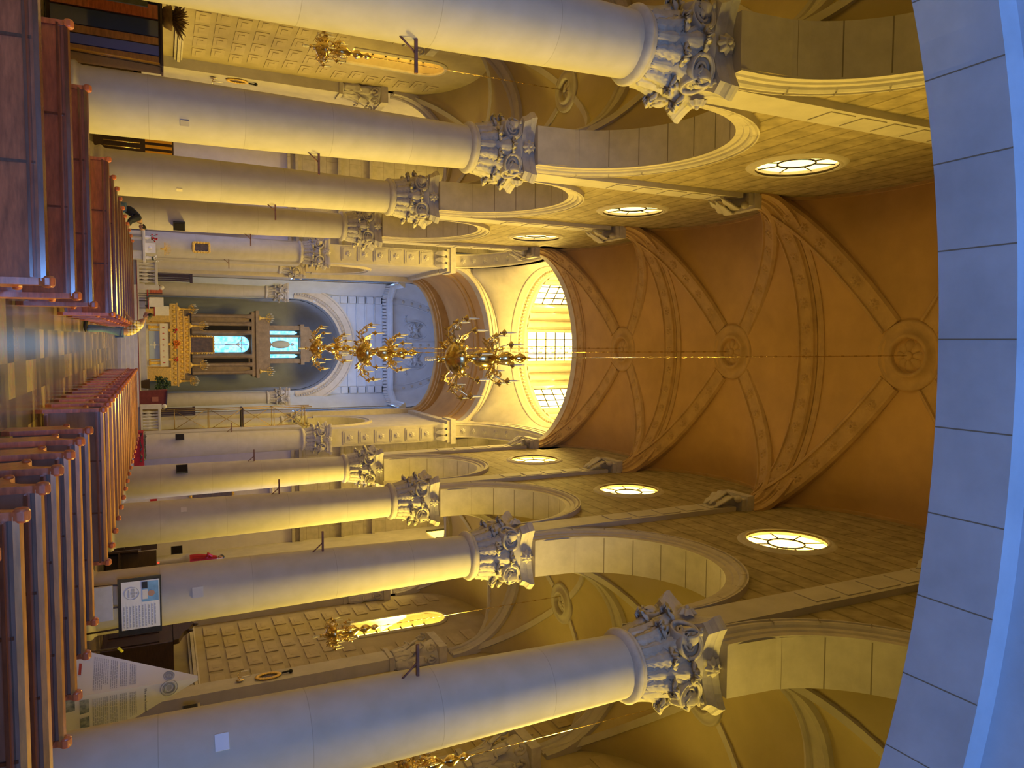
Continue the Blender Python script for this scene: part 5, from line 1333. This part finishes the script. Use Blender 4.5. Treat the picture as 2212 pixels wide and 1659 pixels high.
# framed picture altar of the right chapel, arch outline on white wall
t=thing('chapel_altarpiece','white arched altarpiece with gilt framed picture behind the right columns','altarpiece',(7.6,39.8,0))
m=MB(); pts,sd=ell_path((-1.3,0),(1.3,0),5.5,1.3,24); m.sweep([[p+Vector((0,1,0))*a+nr*b for a,b in ((.1,0),(-.12,0),(-.16,.12),(-.08,.2),(.1,.22))] for p,nr in [(Vector((-1.3,0,.6)),Vector((-1,0,0)))]+pts+[(Vector((1.3,0,.6)),Vector((1,0,0)))]]); m.obj('arch_moulding',M_white,t)
m=MB(); m.box(-1.5,1.5,-.9,.1,0,1.1); m.obj('mensa',M_cloth,t); m=MB(); m.box(-1.2,1.2,-.5,.05,1.1,2.0); m.obj('step',M_white,t)
m=MB(); m.box(-.2,1.1,-.52,-.48,1.2,1.5); m.obj('crimson_strip',M_red,t)
ornate_frame('chapel_picture','gilt framed picture on the white right chapel altar',(7.5,39.65,4.0),1.2,1.9)
t=thing('chapel_altarpiece','pale altarpiece in the left transept, seen as blue slivers between columns','altarpiece',(-7.2,39.8,0))
m=MB(); m.sweep([[p+Vector((0,1,0))*a+nr*b for a,b in ((.1,0),(-.12,0),(-.16,.12),(-.08,.2),(.1,.22))] for p,nr in [(Vector((-1.3,0,.6)),Vector((-1,0,0)))]+pts+[(Vector((1.3,0,.6)),Vector((1,0,0)))]]); m.obj('arch_moulding',M_white,t)
m=MB(); m.box(-1.5,1.5,-.9,.1,0,1.1); m.obj('mensa',M_cloth,t)
# scaffold in the choir
t=thing('scaffold_tower','steel scaffold tower standing right of the chancel, sunlit from behind','scaffold',(4.05,43.6,.8))
M_scaf=mat('yellowed_steel_tube',(.40,.28,.12),.4,.6)
for x in (-.55,.55):
    for y in (-.5,.5): m=MB(); m.bar((x,y,0),(x,y,8.8),.028,6); m.obj('upright',M_scaf,t)
for i,z in enumerate((1.6,3.3,5.0,6.7,8.4)):
    m=MB()
    for y in (-.5,.5): m.bar((-.55,y,z),(.55,y,z),.022,6)
    for x in (-.55,.55): m.bar((x,-.5,z),(x,.5,z),.022,6)
    m.obj('ledger',M_scaf,t)
    if i: m=MB(); a,b=(-.55,.55) if i%2 else (.55,-.55); m.bar((a,-.5,z-1.7),(b,-.5,z),.018,6); m.bar((b,.5,z-1.7),(a,.5,z),.018,6); m.obj('brace',M_scaf,t)
m=MB(); m.box(-.6,.6,-.55,.55,5.02,5.07); m.obj('plank',M_dwood,t)
for x,yy,z0 in ((-3.9,47.6,.8),(3.9,47.6,.8)):
    m=MB(); 
    for i in range(5): m.box(x-.28+.112*i,x-.19+.112*i,yy-1.0,yy-.9,z0,z0+2.6)
    m.box(x-.32,x+.32,yy-1.02,yy-.92,z0+2.6,z0+2.75); tag(m.obj('slatted_screen',M_dwood),'dark slatted wooden screen %s of the altar'%('left' if x<0 else 'right'),'screen','slatted screens beside the altar')

# ------------------------------------------------------------------ people
def skin(name,pts,edges,rad,m_,parent,sub=2,root=0):
    me=bpy.data.meshes.new(name); me.from_pydata(pts,edges,[]); me.materials.append(m_); o=bpy.data.objects.new(name,me); C.objects.link(o); o.parent=parent
    s_=o.modifiers.new('skin','SKIN'); s_.use_smooth_shade=True
    if not me.skin_vertices:
        import bmesh; bm=bmesh.new(); bm.from_mesh(me); bm.verts.layers.skin.verify(); bm.to_mesh(me); bm.free()
    for i,v in enumerate(me.skin_vertices[0].data):
        r=rad[i]; v.radius=r if isinstance(r,tuple) else (r,r); v.use_root=(i==root)
    b=o.modifiers.new('sub','SUBSURF'); b.levels=sub; b.render_levels=sub; return o
def head(parent,c,fwd,hairm,bald=0,s=1.0):
    f=Vector(fwd).normalized(); rt=f.cross(Vector((0,0,1))).normalized(); up=rt.cross(f); Mx=Matrix((rt,f,up)).transposed().to_4x4(); Mx.translation=Vector(c)
    m=MB()
    def fn(u,v):
        a=2*PI*u; b=PI*(v-.5); x=.075*cos(b)*cos(a); y=.095*cos(b)*sin(a); z=.115*sin(b)
        if z<0: x*=1+z*2.6; y*=1+z*1.2
        if y>0 and -.03<z<.03 : y+=0
        return Mx@(Vector((x,y,z))*s)
    m.grid(fn,20,14,True,cu=True)
    m.sphere((0,.098,-.012),(.013,.022,.024),8,6,M=Mx)
    for q in (-1,1): m.sphere((q*.078,-.005,-.005),(.012,.022,.032),8,6,M=Mx)
    m.sphere((0,.086,-.052),(.026,.010,.008),8,5,M=Mx)
    h=m.obj('head',M_skin,parent)
    m=MB()
    for q in (-1,1): m.sphere((q*.03,.087,.012),(.012,.007,.007),7,5,M=Mx)
    m.obj('eyes',M_dark,h)
    m=MB(); m.grid(lambda u,v:Mx@Vector((.083*cos(PI*v/2*.98)*cos(2*PI*u),-.012+.102*cos(PI*v/2)*sin(2*PI*u)*(.88 if sin(2*PI*u)>0 else 1),.012+.115*sin(PI*v/2)-.055*max(0,-sin(2*PI*u))*(1-v))),22,8,True,cu=True); m.obj('hair',hairm,h)
def hand(parent,wrist,d,side,s=1.0,m_=None):
    d=Vector(d).normalized(); lat=d.cross(Vector((0,0,1))).normalized()*side; dn=d.cross(lat)*side; dn=dn if dn.z<0 else -dn
    W=Vector(wrist); pts=[W,W+d*.05*s,W+d*.08*s]; ed=[(0,1),(1,2)]; rad=[(.024*s,.018*s),(.036*s,.014*s),(.034*s,.013*s)]
    for i,(o_,L) in enumerate(((-.027,.065),(-.009,.075),(.009,.070),(.026,.055))):
        b=len(pts); p=W+d*.085*s+lat*o_*s; pts+= [p,p+d*L*.5*s+dn*.008*s,p+d*L*.85*s+dn*.03*s]; ed+= [(2,b),(b,b+1),(b+1,b+2)]; rad+= [.0085*s,.008*s,.007*s]
    b=len(pts); p=W+d*.02*s-lat*.03*s; pts+= [p,p+d*.03*s-lat*.02*s+dn*.01*s,p+d*.055*s-lat*.022*s+dn*.02*s]; ed+= [(1,b),(b,b+1),(b+1,b+2)]; rad+= [.011*s,.010*s,.008*s]
    return skin('hand',[tuple(p) for p in pts],ed,rad,m_ or M_skin,parent,1)
t=thing('person','person in yellow plaid shirt and light jeans leaning on the left pews','person',(-.60,22.55,0)); t['kind']='thing'
# faces left (-x), leaning forward on both arms
body=[(.10,0,.93),(.04,0,1.12),(-.10,0,1.28),(-.22,0,1.39),(-.30,0,1.45)]
B=body+[(-.10,.17,1.33),(-.24,.24,1.12),(-.40,.20,1.00),(-.10,-.17,1.33),(-.24,-.24,1.12),(-.40,-.20,1.00),(.08,.10,.88),(-.02,.11,.48),(-.06,.11,.10),(.08,-.10,.88),(.0,-.11,.48),(.02,-.11,.10)]
ed=[(0,1),(1,2),(2,3),(3,4),(3,5),(5,6),(6,7),(3,8),(8,9),(9,10),(0,11),(11,12),(12,13),(0,14),(14,15),(15,16)]
skin('body',B,ed,[.13,.125,.13,.06,.05,.065,.045,.032,.065,.045,.032,.09,.058,.045,.09,.058,.045],M_skin,t,2)
skin('shirt',[(.10,0,.90),(.04,0,1.12),(-.10,0,1.28),(-.20,0,1.375),(-.10,.17,1.33),(-.22,.235,1.16),(-.10,-.17,1.33),(-.22,-.235,1.16)],[(0,1),(1,2),(2,3),(2,4),(4,5),(2,6),(6,7)],[(.165,.145),(.155,.14),(.16,.145),.08,.085,.075,.085,.075],M_plaid,t,2)
skin('jeans',[(.10,0,.90),(.09,.10,.84),(-.01,.11,.48),(-.06,.11,.06),(.09,-.10,.84),(.01,-.11,.48),(.02,-.11,.06)],[(0,1),(1,2),(2,3),(0,4),(4,5),(5,6)],[(.14,.13),.11,.078,.07,.11,.078,.07],M_jeans,t,2)
for y,x in ((.11,-.08),(-.11,.0)): m=MB(); m.sphere((x-.06,y,.05),(.15,.055,.05),12,8); m.obj('shoe',M_black,t)
hand(t,(-.40,.20,1.0),(-1,0,-.15),1); hand(t,(-.40,-.20,1.0),(-1,0,-.15),-1)
head(t,(-.37,0,1.52),(-1,-.15,-.45),M_hair)
t=thing('person','person in dark jacket bowing beside the fourth left column','person',(-4.35,27.6,0)); t['kind']='thing'
B=[(-.28,0,.86),(-.18,0,1.05),(.0,0,1.24),(.14,0,1.31),(.22,0,1.33),(.0,.18,1.25),(.12,.22,1.0),(.30,.18,.95),(.0,-.18,1.25),(.12,-.22,1.0),(.30,-.18,.95),(-.28,.10,.82),(-.10,.11,.45),(-.25,.11,.09),(-.28,-.10,.82),(-.12,-.11,.45),(-.28,-.11,.09)]
skin('body',B,ed,[.13,.125,.13,.06,.05,.065,.045,.032,.065,.045,.032,.09,.058,.045,.09,.058,.045],M_skin,t,2)
skin('jacket',[(-.30,0,.84),(-.18,0,1.05),(.0,0,1.23),(.10,0,1.28),(.0,.18,1.25),(.12,.22,1.0),(.26,.19,.955),(.0,-.18,1.25),(.12,-.22,1.0),(.26,-.19,.955)],[(0,1),(1,2),(2,3),(2,4),(4,5),(5,6),(2,7),(7,8),(8,9)],[(.17,.16),(.18,.16),(.18,.16),.09,.10,.075,.055,.10,.075,.055],M_jacket,t,2)
skin('trousers',[(-.30,0,.84),(-.29,.10,.80),(-.10,.11,.45),(-.25,.11,.06),(-.29,-.10,.80),(-.12,-.11,.45),(-.28,-.11,.06)],[(0,1),(1,2),(2,3),(0,4),(4,5),(5,6)],[(.15,.14),.12,.085,.07,.12,.085,.07],M_jeans,t,2)
for y,x in ((.11,-.2),(-.11,-.23)): m=MB(); m.sphere((x,y,.05),(.15,.055,.05),12,8); m.obj('shoe',M_black,t)
hand(t,(.30,.18,.95),(1,0,-.1),-1); hand(t,(.30,-.18,.95),(1,0,-.1),1)
head(t,(.31,0,1.36),(1,-.1,-.5),M_hair)
